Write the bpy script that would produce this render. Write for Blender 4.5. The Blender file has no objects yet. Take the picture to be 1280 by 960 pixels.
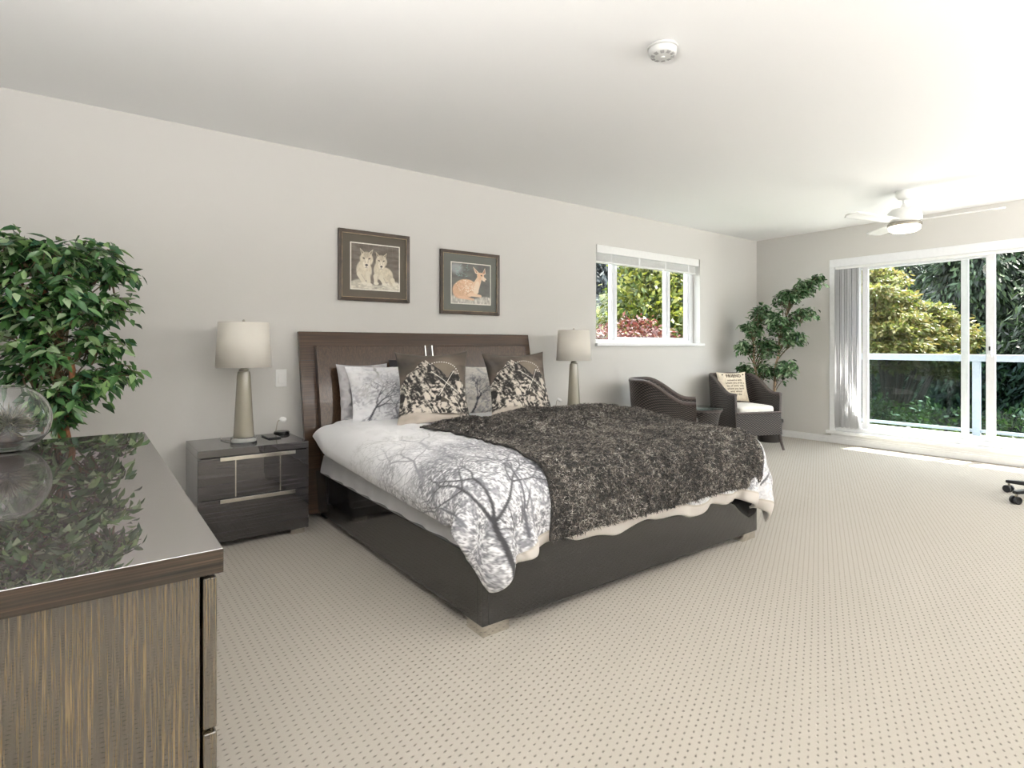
import bpy, bmesh, math, random
import numpy as np
from mathutils import Vector, Matrix

scene = bpy.context.scene
COL = scene.collection
random.seed(7)
RNG = np.random.default_rng(11)
PI = math.pi

# ---------------------------------------------------------------- camera
cam_data = bpy.data.cameras.new('camera')
cam = bpy.data.objects.new('camera', cam_data)
COL.objects.link(cam)
scene.camera = cam
cam_data.sensor_width = 36.0
cam_data.lens = 711.0 / 1280.0 * 36.0
cam_data.shift_y = -47.0 / 1280.0
cam_data.clip_start = 0.02
cam.location = (0.0, 0.0, 1.10)
cam.rotation_euler = (PI / 2, 0.0, -math.radians(90 - 53.188))

# ---------------------------------------------------------------- light
SKY_STRENGTH = 9.0
SUN_STRENGTH = 26.0
EXPOSURE = 0.2
scene.view_settings.view_transform = 'Standard'
scene.view_settings.look = 'None'
scene.view_settings.gamma = 1.0
scene.view_settings.use_curve_mapping = False
scene.view_settings.exposure = EXPOSURE

world = bpy.data.worlds.new('sky')
scene.world = world
world.use_nodes = True
wn = world.node_tree
bg = wn.nodes['Background']
bg.inputs[0].default_value = (0.90, 0.95, 1.0, 1)
bg.inputs[1].default_value = SKY_STRENGTH

sun_data = bpy.data.lights.new('sun', 'SUN')
sun = bpy.data.objects.new('sun', sun_data)
COL.objects.link(sun)
sun_data.energy = SUN_STRENGTH
sun_data.color = (1.0, 0.95, 0.86)
sun_data.angle = math.radians(0.6)
SUN_EL, SUN_AZ = math.radians(60), math.radians(-14)
sun_dir = Vector((-math.cos(SUN_EL) * math.cos(SUN_AZ), -math.cos(SUN_EL) * math.sin(SUN_AZ), -math.sin(SUN_EL)))
sun.rotation_euler = sun_dir.to_track_quat('-Z', 'Y').to_euler()
sun.location = (12, 0, 9)


def area(name, loc, size, direction, energy=0.0, color=(1, 1, 1), portal=False, spread=PI):
    d = bpy.data.lights.new(name, 'AREA')
    o = bpy.data.objects.new(name, d)
    COL.objects.link(o)
    d.shape = 'RECTANGLE'
    d.size, d.size_y = size
    d.energy = energy
    d.color = color
    d.spread = spread
    if portal:
        d.cycles.is_portal = True
    o.location = loc
    o.rotation_euler = Vector(direction).to_track_quat('-Z', 'Z' if abs(direction[2]) < .9 else 'Y').to_euler()
    return o


area('door_portal', (7.05, 1.3, 1.12), (1.9, 3.5), (-1, 0, 0), portal=True)
area('window_portal', (4.8, 4.12, 1.6), (1.7, 1.0), (0, -1, 0), portal=True)

# ---------------------------------------------------------------- helpers
W = 3.935      # plane of the headboard wall
R = 6.84       # plane of the patio door wall
H = 2.44       # ceiling
FRONT = -2.3   # wall behind the camera
LEFT = -0.62


def lin(c):
    c = np.asarray(c, float) / 255.0
    return np.where(c <= 0.04045, c / 12.92, ((c + 0.055) / 1.055) ** 2.4)


def L4(c):
    l = lin(c)
    return (float(l[0]), float(l[1]), float(l[2]), 1.0)


class NT:
    """small node-tree helper"""
    def __init__(self, name):
        self.m = bpy.data.materials.new(name)
        self.m.use_nodes = True
        self.t = self.m.node_tree
        self.b = self.t.nodes['Principled BSDF']

    def n(self, kind, **kw):
        nd = self.t.nodes.new(kind)
        for k, v in kw.items():
            if k.startswith('_'):
                setattr(nd, k[1:], v)
        return nd

    def l(self, a, b):
        self.t.links.new(a, b)

    def math(self, op, a, b=None, c=None):
        nd = self.t.nodes.new('ShaderNodeMath')
        nd.operation = op
        for i, x in enumerate((a, b, c)):
            if x is None:
                continue
            if isinstance(x, (int, float)):
                nd.inputs[i].default_value = x
            else:
                self.l(x, nd.inputs[i])
        return nd.outputs[0]

    def coord(self, which='Object', scale=(1, 1, 1), rot=(0, 0, 0)):
        tc = self.n('ShaderNodeTexCoord')
        mp = self.n('ShaderNodeMapping')
        mp.inputs['Scale'].default_value = scale
        mp.inputs['Rotation'].default_value = rot
        self.l(tc.outputs[which], mp.inputs[0])
        return mp.outputs[0]

    def noise(self, vec, scale=5, detail=4, rough=.5):
        nd = self.n('ShaderNodeTexNoise')
        nd.inputs['Scale'].default_value = scale
        nd.inputs['Detail'].default_value = detail
        nd.inputs['Roughness'].default_value = rough
        if vec is not None:
            self.l(vec, nd.inputs['Vector'])
        return nd.outputs['Fac']

    def ramp(self, fac, stops):
        nd = self.n('ShaderNodeValToRGB')
        e = nd.color_ramp.elements
        while len(e) < len(stops):
            e.new(.5)
        for i, (p, c) in enumerate(stops):
            e[i].position = p
            e[i].color = L4(c) if len(c) == 3 else c
        self.l(fac, nd.inputs[0])
        return nd.outputs[0]

    def mixc(self, fac, a, b, mode='MIX'):
        nd = self.n('ShaderNodeMix')
        nd.data_type = 'RGBA'
        nd.blend_type = mode
        for sock, x in ((nd.inputs[0], fac), (nd.inputs[6], a), (nd.inputs[7], b)):
            if isinstance(x, (int, float)):
                sock.default_value = x
            elif isinstance(x, tuple):
                sock.default_value = x if len(x) == 4 else L4(x)
            else:
                self.l(x, sock)
        return nd.outputs[2]

    def bump(self, h, strength=.3, dist=.01):
        nd = self.n('ShaderNodeBump')
        nd.inputs['Strength'].default_value = strength
        nd.inputs['Distance'].default_value = dist
        self.l(h, nd.inputs['Height'])
        self.l(nd.outputs[0], self.b.inputs['Normal'])
        return nd

    def base(self, x):
        if isinstance(x, tuple):
            self.b.inputs['Base Color'].default_value = x if len(x) == 4 else L4(x)
        else:
            self.l(x, self.b.inputs['Base Color'])
        return self

    def set(self, **kw):
        names = dict(rough='Roughness', metal='Metallic', spec='Specular IOR Level', ior='IOR', coat='Coat Weight',
                     coat_rough='Coat Roughness', coat_ior='Coat IOR', trans='Transmission Weight', sheen='Sheen Weight',
                     sheen_rough='Sheen Roughness', emit='Emission Strength', sss='Subsurface Weight', alpha='Alpha')
        for k, v in kw.items():
            if k == 'emit_color':
                self.b.inputs['Emission Color'].default_value = L4(v)
            else:
                self.b.inputs[names[k]].default_value = v
        return self


def simple(name, c, rough=.5, noise_amt=.04, nscale=30, bump=0, bscale=120, **kw):
    m = NT(name)
    v = m.coord()
    f = m.noise(v, nscale, 3)
    c = np.array(c, float)
    m.base(m.ramp(f, [(0.3, tuple(np.clip(c * (1 - noise_amt), 0, 255))), (0.7, tuple(np.clip(c * (1 + noise_amt), 0, 255)))]))
    m.set(rough=rough, **kw)
    if bump:
        m.bump(m.noise(v, bscale, 3), bump, .004)
    return m.m


def wood(name, dark, light, axis='z', rough=.12, coat=1.0, coat_ior=1.7, freq=90, along=1.5):
    m = NT(name)
    s = {'x': (along, freq, freq), 'y': (freq, along, freq), 'z': (freq, freq, along)}[axis]
    f = m.noise(m.coord(scale=s), 1.0, 5, .65)
    s2 = tuple(q * 3 if q > 20 else q * 2 for q in s)
    f2 = m.noise(m.coord(scale=s2), 1.0, 3, .6)
    ff = m.math('ADD', m.math('MULTIPLY', f, .6), m.math('MULTIPLY', f2, .4))
    m.base(m.ramp(ff, [(0.36, dark), (0.5, tuple(.5 * (np.array(dark) + np.array(light)))), (0.64, light)]))
    m.set(rough=.5, coat=coat, coat_rough=rough * .06, coat_ior=coat_ior, spec=.15)
    return m.m


def glass(name, tint=(255, 255, 255), rough=0.0, ior=1.45):
    m = NT(name)
    m.base(tint)
    m.set(trans=1.0, rough=rough, ior=ior)
    return m.m


def pane(name, tint=(255, 255, 255), refl=.08):
    """thin flat pane: transparent with a little mirror reflection"""
    m = NT(name)
    t = m.t
    tr = m.n('ShaderNodeBsdfTransparent')
    tr.inputs[0].default_value = L4(tint)
    gl = m.n('ShaderNodeBsdfGlossy')
    gl.inputs['Roughness'].default_value = 0.0
    fr = m.n('ShaderNodeFresnel')
    gb = m.n('ShaderNodeNewGeometry')
    m.l(m.math('POWER', 1.0 + refl * 5, m.math('SUBTRACT', 1.0, m.math('MULTIPLY', gb.outputs['Backfacing'], 2.0))), fr.inputs[0])
    mx = m.n('ShaderNodeMixShader')
    m.l(fr.outputs[0], mx.inputs[0])
    m.l(tr.outputs[0], mx.inputs[1])
    m.l(gl.outputs[0], mx.inputs[2])
    m.l(mx.outputs[0], t.nodes['Material Output'].inputs[0])
    return m.m


def colattr(name, rough=.8, sheen=0.0, bump=0, bscale=300, **kw):
    m = NT(name)
    a = m.n('ShaderNodeVertexColor')
    a.layer_name = 'Col'
    m.base(a.outputs[0])
    m.set(rough=rough, sheen=sheen, **kw)
    if bump:
        m.bump(m.noise(m.coord(), bscale, 3), bump, .003)
    return m.m


def leafmat(name, cols, rough=.35, translucent=.25, coat=0):
    m = NT(name)
    g = m.n('ShaderNodeNewGeometry')
    n = len(cols)
    c = m.ramp(g.outputs['Random Per Island'], [(i / max(1, n - 1), cols[i]) for i in range(n)])
    m.base(c)
    m.set(rough=rough, coat=coat)
    tl = m.n('ShaderNodeBsdfTranslucent')
    m.l(c, tl.inputs[0])
    mx = m.n('ShaderNodeMixShader')
    mx.inputs[0].default_value = translucent
    m.l(m.b.outputs[0], mx.inputs[1])
    m.l(tl.outputs[0], mx.inputs[2])
    m.l(mx.outputs[0], m.t.nodes['Material Output'].inputs[0])
    return m.m


def dim(cols, k=.62):
    return [tuple(np.array(c) * k) for c in cols]


class MB:
    """collects geometry, builds ONE mesh object"""
    def __init__(self):
        self.v, self.f, self.uv = [], [], None

    def add(self, verts, faces):
        o = len(self.v)
        self.v += [tuple(map(float, p)) for p in verts]
        self.f += [tuple(int(i) + o for i in q) for q in faces]
        return self

    def box(self, x0, x1, y0, y1, z0, z1):
        x0, x1 = min(x0, x1), max(x0, x1)
        y0, y1 = min(y0, y1), max(y0, y1)
        z0, z1 = min(z0, z1), max(z0, z1)
        v = [(x0, y0, z0), (x1, y0, z0), (x1, y1, z0), (x0, y1, z0), (x0, y0, z1), (x1, y0, z1), (x1, y1, z1), (x0, y1, z1)]
        return self.hexa(v)

    def hexa(self, v):
        return self.add(v, [(0, 3, 2, 1), (4, 5, 6, 7), (0, 1, 5, 4), (1, 2, 6, 5), (2, 3, 7, 6), (3, 0, 4, 7)])

    def lathe(self, prof, c=(0, 0, 0), n=32, cap=True):
        v = []
        for r, z in prof:
            for k in range(n):
                a = 2 * PI * k / n
                v.append((c[0] + r * math.cos(a), c[1] + r * math.sin(a), c[2] + z))
        f = []
        for i in range(len(prof) - 1):
            for k in range(n):
                k2 = (k + 1) % n
                f.append((i * n + k, i * n + k2, (i + 1) * n + k2, (i + 1) * n + k))
        if cap:
            f.append(tuple(range(n))[::-1])
            f.append(tuple((len(prof) - 1) * n + k for k in range(n)))
        return self.add(v, f)

    def tube(self, path, rad, n=10, cap=True):
        P = [Vector(p) for p in path]
        if isinstance(rad, (int, float)):
            rad = [rad] * len(P)
        v, f = [], []
        up = None
        for i, p in enumerate(P):
            t = (P[min(i + 1, len(P) - 1)] - P[max(i - 1, 0)]).normalized()
            if up is None:
                up = Vector((0, 0, 1)) if abs(t.z) < .9 else Vector((1, 0, 0))
            s = t.cross(up).normalized()
            up = s.cross(t).normalized()
            for k in range(n):
                a = 2 * PI * k / n
                v.append(p + (s * math.cos(a) + up * math.sin(a)) * rad[i])
        for i in range(len(P) - 1):
            for k in range(n):
                k2 = (k + 1) % n
                f.append((i * n + k, i * n + k2, (i + 1) * n + k2, (i + 1) * n + k))
        if cap:
            f.append(tuple(range(n))[::-1])
            f.append(tuple((len(P) - 1) * n + k for k in range(n)))
        return self.add(v, f)

    def grid(self, A, closed=False):
        """A: (n,m,3) array of points"""
        A = np.asarray(A)
        n, m = A.shape[:2]
        f = []
        for i in range(n - 1):
            for j in range(m if closed else m - 1):
                j2 = (j + 1) % m
                f.append((i * m + j, i * m + j2, (i + 1) * m + j2, (i + 1) * m + j))
        return self.add(A.reshape(-1, 3), f)

    def build(self, name, mat, parent=None, world=False, bevel=0, seg=2, smooth=True, angle=35, loc=None):
        me = bpy.data.meshes.new(name)
        V = np.array(self.v, float).reshape(-1, 3)
        if world and parent is not None:
            q = parent
            off = Vector((0, 0, 0))
            while q is not None:
                off += q.location
                q = q.parent
            V = V - np.array(off)
        me.from_pydata(V.tolist(), [], self.f)
        if smooth:
            me.shade_smooth()
            me.set_sharp_from_angle(angle=math.radians(angle))
        me.materials.append(mat)
        me.update()
        o = bpy.data.objects.new(name, me)
        COL.objects.link(o)
        if parent is not None:
            o.parent = parent
        if loc is not None:
            o.location = loc
        if bevel:
            b = o.modifiers.new('bevel', 'BEVEL')
            b.width = bevel
            b.segments = seg
            b.limit_method = 'ANGLE'
            b.angle_limit = math.radians(40)
            b.harden_normals = True
        return o


def fastmesh(name, V, quads, mat, parent=None, col=None, uv=None, smooth=True):
    """big meshes from numpy; quads (n,3) or (n,4)"""
    me = bpy.data.meshes.new(name)
    V = np.ascontiguousarray(V, dtype=np.float32)
    Q = np.ascontiguousarray(quads, dtype=np.int32)
    k = Q.shape[1]
    me.vertices.add(len(V))
    me.vertices.foreach_set('co', V.ravel())
    me.loops.add(Q.size)
    me.loops.foreach_set('vertex_index', Q.ravel())
    me.polygons.add(len(Q))
    me.polygons.foreach_set('loop_start', np.arange(0, Q.size, k, dtype=np.int32))
    me.update(calc_edges=True)
    me.validate()
    if smooth:
        me.shade_smooth()
    if col is not None:
        a = me.color_attributes.new('Col', 'FLOAT_COLOR', 'POINT')
        C = np.ones((len(V), 4), np.float32)
        C[:, :3] = col
        a.data.foreach_set('color', C.ravel())
    if uv is not None:
        l = me.uv_layers.new(name='UVMap')
        l.data.foreach_set('uv', np.ascontiguousarray(uv[Q.ravel()], dtype=np.float32).ravel())
    me.materials.append(mat)
    o = bpy.data.objects.new(name, me)
    COL.objects.link(o)
    if parent is not None:
        o.parent = parent
    return o


def gridq(n, m):
    i, j = np.meshgrid(np.arange(n - 1), np.arange(m - 1), indexing='ij')
    a = (i * m + j).ravel()
    return np.stack([a, a + 1, a + m + 1, a + m], 1)


def tag(o, label=None, cat=None, group=None, kind=None):
    if label:
        o['label'] = label
    if cat:
        o['category'] = cat
    if group:
        o['group'] = group
    if kind:
        o['kind'] = kind
    return o


def thing(name, label, cat, loc=(0, 0, 0), rz=0, group=None):
    o = bpy.data.objects.new(name, None)
    o.empty_display_size = .1
    COL.objects.link(o)
    o.location = loc
    o.rotation_euler = (0, 0, rz)
    return tag(o, label, cat, group)


def copy_tree(o, parent=None):
    c = o.copy()
    COL.objects.link(c)
    if parent is not None:
        c.parent = parent
    for ch in list(o.children):
        copy_tree(ch, c)
    return c


def struct(o):
    o['kind'] = 'structure'
    return o


# smooth pseudo-noise in numpy (value noise, bilinear with smoothstep)
def vnoise(x, y, seed=0):
    r = np.random.default_rng(seed)
    T = r.random((64, 64))
    xi, yi = np.floor(x).astype(int), np.floor(y).astype(int)
    fx, fy = x - xi, y - yi
    fx, fy = fx * fx * (3 - 2 * fx), fy * fy * (3 - 2 * fy)
    g = lambda a, b: T[a % 64, b % 64]
    return (g(xi, yi) * (1 - fx) + g(xi + 1, yi) * fx) * (1 - fy) + (g(xi, yi + 1) * (1 - fx) + g(xi + 1, yi + 1) * fx) * fy


def fbm(x, y, seed=0, octv=5, gain=.5):
    s, a, t = 0, 1, 0
    for k in range(octv):
        s = s + a * vnoise(x * 2 ** k + 13.1 * k, y * 2 ** k + 7.7 * k, seed + k)
        t += a
        a *= gain
    return s / t


class Ras:
    """a little numpy painter, x right, y up, both 0..1 (times the aspect)"""
    def __init__(self, w, h, bg, ax=1.0, ay=1.0):
        self.w, self.h, self.ax, self.ay = w, h, ax, ay
        self.a = np.zeros((h, w, 3))
        self.a[:] = np.asarray(bg, float)
        self.X, self.Y = np.meshgrid((np.arange(w) + .5) / w * ax, (np.arange(h) + .5) / h * ay)

    def blend(self, mask, c, sl=(slice(None), slice(None))):
        m = np.clip(mask, 0, 1)[..., None]
        self.a[sl] = self.a[sl] * (1 - m) + np.asarray(c, float) * m

    def seg(self, p, q, w0, w1, c, alpha=1.0):
        mw = max(w0, w1) * 1.5 + 1.5 * self.ax / self.w
        x0, x1 = min(p[0], q[0]) - mw, max(p[0], q[0]) + mw
        y0, y1 = min(p[1], q[1]) - mw, max(p[1], q[1]) + mw
        i0, i1 = int(max(0, x0 / self.ax * self.w)), int(min(self.w, x1 / self.ax * self.w + 1))
        j0, j1 = int(max(0, y0 / self.ay * self.h)), int(min(self.h, y1 / self.ay * self.h + 1))
        if i1 <= i0 or j1 <= j0:
            return
        sl = (slice(j0, j1), slice(i0, i1))
        X, Y = self.X[sl], self.Y[sl]
        dx, dy = q[0] - p[0], q[1] - p[1]
        t = np.clip(((X - p[0]) * dx + (Y - p[1]) * dy) / (dx * dx + dy * dy + 1e-12), 0, 1)
        d = np.hypot(X - p[0] - t * dx, Y - p[1] - t * dy)
        wv = w0 + (w1 - w0) * t
        px = self.ax / self.w
        self.blend(np.clip((wv - d) / px + .5, 0, 1) * alpha * np.clip(wv / px * 1.6, .25, 1), c, sl)

    def ell(self, cx, cy, rx, ry, c, ang=0, soft=.15, alpha=1.0):
        ca, sa = math.cos(ang), math.sin(ang)
        u = ((self.X - cx) * ca + (self.Y - cy) * sa) / rx
        v = (-(self.X - cx) * sa + (self.Y - cy) * ca) / ry
        d = np.sqrt(u * u + v * v)
        self.blend(np.clip((1 - d) / soft + .5, 0, 1) * alpha, c)

    def poly(self, pts, c, alpha=1.0):
        ins = np.zeros(self.X.shape, bool)
        n = len(pts)
        for i in range(n):
            (x1, y1), (x2, y2) = pts[i], pts[(i + 1) % n]
            if y1 == y2:
                continue
            cond = ((self.Y < y1) != (self.Y < y2)) & (self.X < (x2 - x1) * (self.Y - y1) / (y2 - y1) + x1)
            ins ^= cond
        self.blend(ins * alpha, c)

    def sample(self, u, v):
        """u,v in 0..1"""
        x = np.clip(u * self.w - .5, 0, self.w - 1.001)
        y = np.clip(v * self.h - .5, 0, self.h - 1.001)
        i, j = x.astype(int), y.astype(int)
        fx, fy = (x - i)[..., None], (y - j)[..., None]
        A = self.a
        c = (A[j, i] * (1 - fx) + A[j, i + 1] * fx) * (1 - fy) + (A[j + 1, i] * (1 - fx) + A[j + 1, i + 1] * fx) * fy
        return lin(np.clip(c, 0, 255))


def paint_tree(ras, p, ang, ln, wd, depth, shade, rnd, alpha=1.0, lim=.0008):
    """a bare branching tree drawn with tapering strokes"""
    q = p
    n = 3
    for k in range(n):
        a2 = ang + rnd.uniform(-.22, .22)
        r = (q[0] + math.cos(a2) * ln / n, q[1] + math.sin(a2) * ln / n)
        w0, w1 = wd * (1 - .3 * k / n), wd * (1 - .3 * (k + 1) / n)
        ras.seg(q, r, w0, w1, shade, alpha)
        q = r
        ang = a2
    if depth <= 0:
        return
    kids = 2 if rnd.random() < .55 else 3
    for k in range(kids):
        sp = rnd.uniform(.25, .75) * (1 if k % 2 else -1) if k < 2 else rnd.uniform(-.2, .2)
        sh = tuple(min(190, s + 10) for s in shade)
        paint_tree(ras, q, ang + sp, ln * rnd.uniform(.62, .86), max(lim, wd * .62), depth - 1, sh, rnd, alpha, lim)


# ---------------------------------------------------------------- materials
M = {}
m = NT('wall_paint')
m.base((207, 205, 201)); m.set(rough=.85, spec=.25); m.bump(m.noise(m.coord(), 260, 2), .05, .002); M['wall'] = m.m
m = NT('ceiling_paint')
m.base((243, 243, 242)); m.set(rough=.9, spec=.2); m.bump(m.noise(m.coord(), 220, 2), .06, .002); M['ceiling'] = m.m
M['trim'] = simple('white_trim', (236, 236, 236), .4, .01)
M['smoke'] = simple('alarm_plastic', (206, 206, 203), .4, .01)
M['white'] = simple('white_plastic', (235, 235, 233), .35, .01)
M['vinyl'] = simple('white_vinyl_frame', (232, 233, 235), .35, .01)
M['chrome'] = simple('chrome', (225, 222, 215), .12, .02, metal=1.0)
M['dark_slot'] = simple('dark_gap', (18, 16, 16), .6)
M['black_metal'] = simple('black_plastic', (22, 23, 26), .35, .05)
M['wood_v'] = wood('gloss_wood_upright', (12, 9, 6), (98, 82, 54), 'z', coat_ior=2.1, freq=330, along=7)
M['wood_h'] = wood('gloss_wood_lengthwise', (18, 14, 11), (72, 58, 45), 'x', coat_ior=1.5, freq=130)
M['wood_top'] = wood('gloss_wood_top', (46, 42, 42), (82, 76, 74), 'y', coat_ior=5.0, rough=.1)
M['ns_wood'] = wood('charcoal_gloss_wood', (19, 17, 20), (52, 48, 51), 'x', coat_ior=1.9)
M['bed_wood'] = wood('black_gloss_wood', (6, 6, 7), (16, 16, 18), 'x', coat_ior=1.75, freq=70)
M['hb_wood'] = wood('brown_gloss_wood', (34, 23, 14), (78, 56, 38), 'x', coat_ior=1.32, freq=150)
M['hb_wood_v'] = wood('brown_gloss_wood_upright', (34, 23, 14), (80, 58, 39), 'z', coat_ior=1.36, freq=200)

# carpet: staggered pinholes between loops
m = NT('patterned_carpet')
tc = m.n('ShaderNodeTexCoord')
sx = m.n('ShaderNodeSeparateXYZ')
warp = m.n('ShaderNodeTexNoise'); warp.inputs['Scale'].default_value = 38; warp.inputs['Detail'].default_value = 1
m.l(tc.outputs['Object'], warp.inputs['Vector'])
wa = m.n('ShaderNodeVectorMath'); wa.operation = 'SCALE'; wa.inputs[3].default_value = .006
m.l(warp.outputs['Color'], wa.inputs[0])
wb = m.n('ShaderNodeVectorMath'); wb.operation = 'ADD'
m.l(tc.outputs['Object'], wb.inputs[0]); m.l(wa.outputs[0], wb.inputs[1])
m.l(wb.outputs[0], sx.inputs[0])
cx = m.math('DIVIDE', sx.outputs[0], .0265)
colid = m.math('FLOOR', cx)
odd = m.math('MULTIPLY', m.math('MODULO', m.math('ABSOLUTE', colid), 2.0), .5)
cy = m.math('ADD', m.math('DIVIDE', sx.outputs[1], .0245), odd)
fx = m.math('SUBTRACT', m.math('FRACT', cx), .5)
fy = m.math('SUBTRACT', m.math('FRACT', cy), .5)
dx = m.math('DIVIDE', fx, .29)
dy = m.math('DIVIDE', m.math('ADD', fy, m.math('MULTIPLY', fx, -.25)), .18)
d = m.math('SQRT', m.math('ADD', m.math('MULTIPLY', dx, dx), m.math('MULTIPLY', dy, dy)))
n1 = m.noise(m.coord(), 420, 2)
dd = m.math('ADD', d, m.math('MULTIPLY', m.math('SUBTRACT', n1, .5), 1.1))
pit = m.ramp(dd, [(0.25, (58, 53, 46)), (0.62, (132, 126, 116)), (0.98, (160, 154, 144))])
m.t.nodes[-1].color_ramp.interpolation = 'LINEAR'
big = m.noise(m.coord(), 1.3, 3)
fib = m.noise(m.coord(), 700, 2)
c1 = m.mixc(m.math('MULTIPLY', fib, .5), pit, (182, 176, 166))
c2 = m.mixc(m.math('MULTIPLY', m.math('SUBTRACT', big, .35), .35), c1, (156, 150, 138))
m.base(c2)
m.set(rough=.95, spec=.1, sheen=.1)
hh = m.math('MINIMUM', dd, 1.0)
m.bump(m.math('ADD', hh, m.math('MULTIPLY', fib, .3)), .55, .006)
M['carpet'] = m.m


# wicker: uses UV in metres
def wicker(name, dark, mid, light):
    m = NT(name)
    uv = m.n('ShaderNodeUVMap')
    s = m.n('ShaderNodeSeparateXYZ')
    m.l(uv.outputs[0], s.inputs[0])
    u = m.math('DIVIDE', s.outputs[0], .019)
    v = m.math('DIVIDE', s.outputs[1], .0115)
    par = m.math('MULTIPLY', m.math('MODULO', m.math('ABSOLUTE', m.math('FLOOR', v)), 2.0), .5)
    fu = m.math('FRACT', m.math('ADD', m.math('MULTIPLY', u, .5), par))
    wave = m.math('SINE', m.math('MULTIPLY', fu, 2 * PI))
    fv = m.math('SUBTRACT', m.math('FRACT', v), .5)
    rnd = m.math('SUBTRACT', 1.0, m.math('MULTIPLY', m.math('MULTIPLY', fv, fv), 4.0))
    h = m.math('MULTIPLY', m.math('ADD', m.math('MULTIPLY', wave, .5), .5), rnd)
    m.base(m.ramp(h, [(0.05, dark), (0.45, mid), (0.9, light)]))
    m.set(rough=.45, spec=.5)
    m.bump(h, .8, .006)
    return m.m


M['wicker'] = wicker('brown_wicker', (14, 11, 10), (44, 37, 34), (96, 85, 78))
M['wicker_rim'] = simple('brown_wicker_rim', (66, 56, 52), .45, .3, 160, bump=.6, bscale=260)

M['seat_white'] = simple('cream_cushion_cloth', (236, 233, 226), .9, .02, bump=.15, bscale=240)
M['shade'] = simple('cream_lamp_fabric', (226, 220, 205), .9, .03, 200, bump=.15, bscale=380)
m = NT('lamp_shade_fabric')
m.base((250, 247, 240)); m.set(rough=.9)
tl = m.n('ShaderNodeBsdfTranslucent'); tl.inputs[0].default_value = L4((235, 226, 208))
mx = m.n('ShaderNodeMixShader'); mx.inputs[0].default_value = .3
m.l(m.b.outputs[0], mx.inputs[1]); m.l(tl.outputs[0], mx.inputs[2])
m.l(mx.outputs[0], m.t.nodes['Material Output'].inputs[0])
m.bump(m.noise(m.coord(scale=(1, 1, 6)), 220, 2), .15, .002)
M['shade'] = m.m
m = NT('smoky_taupe_glass')
m.base((168, 162, 146)); m.set(rough=.12, coat=1.0, coat_rough=.03, coat_ior=1.6, trans=.25, ior=1.45)
M['lamp_body'] = m.m
M['acrylic'] = glass('clear_acrylic', (250, 252, 252), .02, 1.45)
M['brushed'] = simple('brushed_nickel', (165, 160, 150), .3, .05, metal=1.0)
M['pane'] = pane('window_glass', (250, 253, 252), .07)
M['rail_glass'] = pane('tinted_rail_glass', (138, 164, 168), .035)
M['vase_glass'] = glass('clear_vase_glass', (250, 252, 252), 0, 1.42)
M['duvet'] = colattr('printed_duvet_cotton', .85, .1, .12, 420)
M['cushion'] = colattr('printed_cushion_cloth', .85, .1, .15, 420)
M['sheet'] = simple('grey_white_sheet', (214, 214, 216), .9, .03, 6, bump=.1, bscale=60)
M['grey_pillow'] = simple('grey_pillowcase', (176, 174, 176), .9, .06, 12, bump=.2, bscale=40)
M['black_pillow'] = simple('black_pillowcase', (34, 32, 34), .9, .05)
M['pot'] = simple('dark_pot', (40, 36, 34), .5, .1)
M['soil'] = simple('potting_soil', (52, 40, 30), .95, .3, 60, bump=.8, bscale=70)
M['twig'] = simple('olive_twigs', (84, 72, 46), .8, .2)
M['bark'] = simple('brown_bark', (128, 84, 54), .8, .35, 40, bump=.6, bscale=90)
M['bark_pale'] = simple('pale_bark', (150, 128, 104), .8, .25, 40, bump=.6, bscale=90)
M['ficus'] = leafmat('ficus_leaves', [(32, 60, 34), (60, 98, 52), (88, 128, 72), (56, 98, 72), (122, 158, 90), (176, 196, 160)], .25, .15, .4)
M['ficus2'] = leafmat('dark_ficus_leaves', [(38, 64, 38), (64, 98, 58), (98, 130, 88), (166, 184, 150)], .27, .15, .4)
M['dry'] = leafmat('dried_plant', [(34, 38, 26), (70, 74, 48), (120, 116, 88), (150, 140, 118)], .6, .1)
m = NT('mat_board_brown'); m.base((82, 76, 66)); m.set(rough=.8); M['mat_brown'] = m.m
m = NT('mat_board_green'); m.base((98, 100, 94)); m.set(rough=.8); M['mat_green'] = m.m
M['mat_white'] = simple('mat_bevel_white', (226, 222, 212), .8)
M['frame_wood'] = simple('dark_bronze_frame', (58, 46, 36), .35, .2, 20)
M['art'] = colattr('art_print', .55)
M['black_gloss'] = simple('black_glass', (10, 10, 12), .08, .02)
m = NT('fan_light_glow')
m.base((255, 252, 240)); m.set(emit=2.2, emit_color=(255, 246, 226)); M['glow'] = m.m
m = NT('ceiling_light_glow')
m.base((255, 252, 245)); m.set(emit=6.0, emit_color=(255, 248, 236)); M['glow2'] = m.m

# ================================================================ the room
def plane(name, pts, mat):
    return struct(MB().add(pts, [(0, 1, 2, 3)]).build(name, mat, smooth=False))


struct(MB().box(LEFT - .15, R + .16, FRONT - .15, W + .16, -.12, 0).build('floor', M['carpet'], smooth=False))
struct(MB().box(LEFT - .15, R + .16, FRONT - .15, W + .16, H, H + .12).build('ceiling', M['ceiling'], smooth=False))
WT = .15
# headboard wall with the window hole
wx0, wx1, wz0, wz1 = 3.964, 5.64, 1.13, 2.095
b = MB()
b.box(LEFT - .15, wx0, W, W + WT, 0, H).box(wx1, R + .16, W, W + WT, 0, H)
b.box(wx0, wx1, W, W + WT, 0, wz0).box(wx0, wx1, W, W + WT, wz1, H)
struct(b.build('wall_back', M['wall'], smooth=False))
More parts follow.
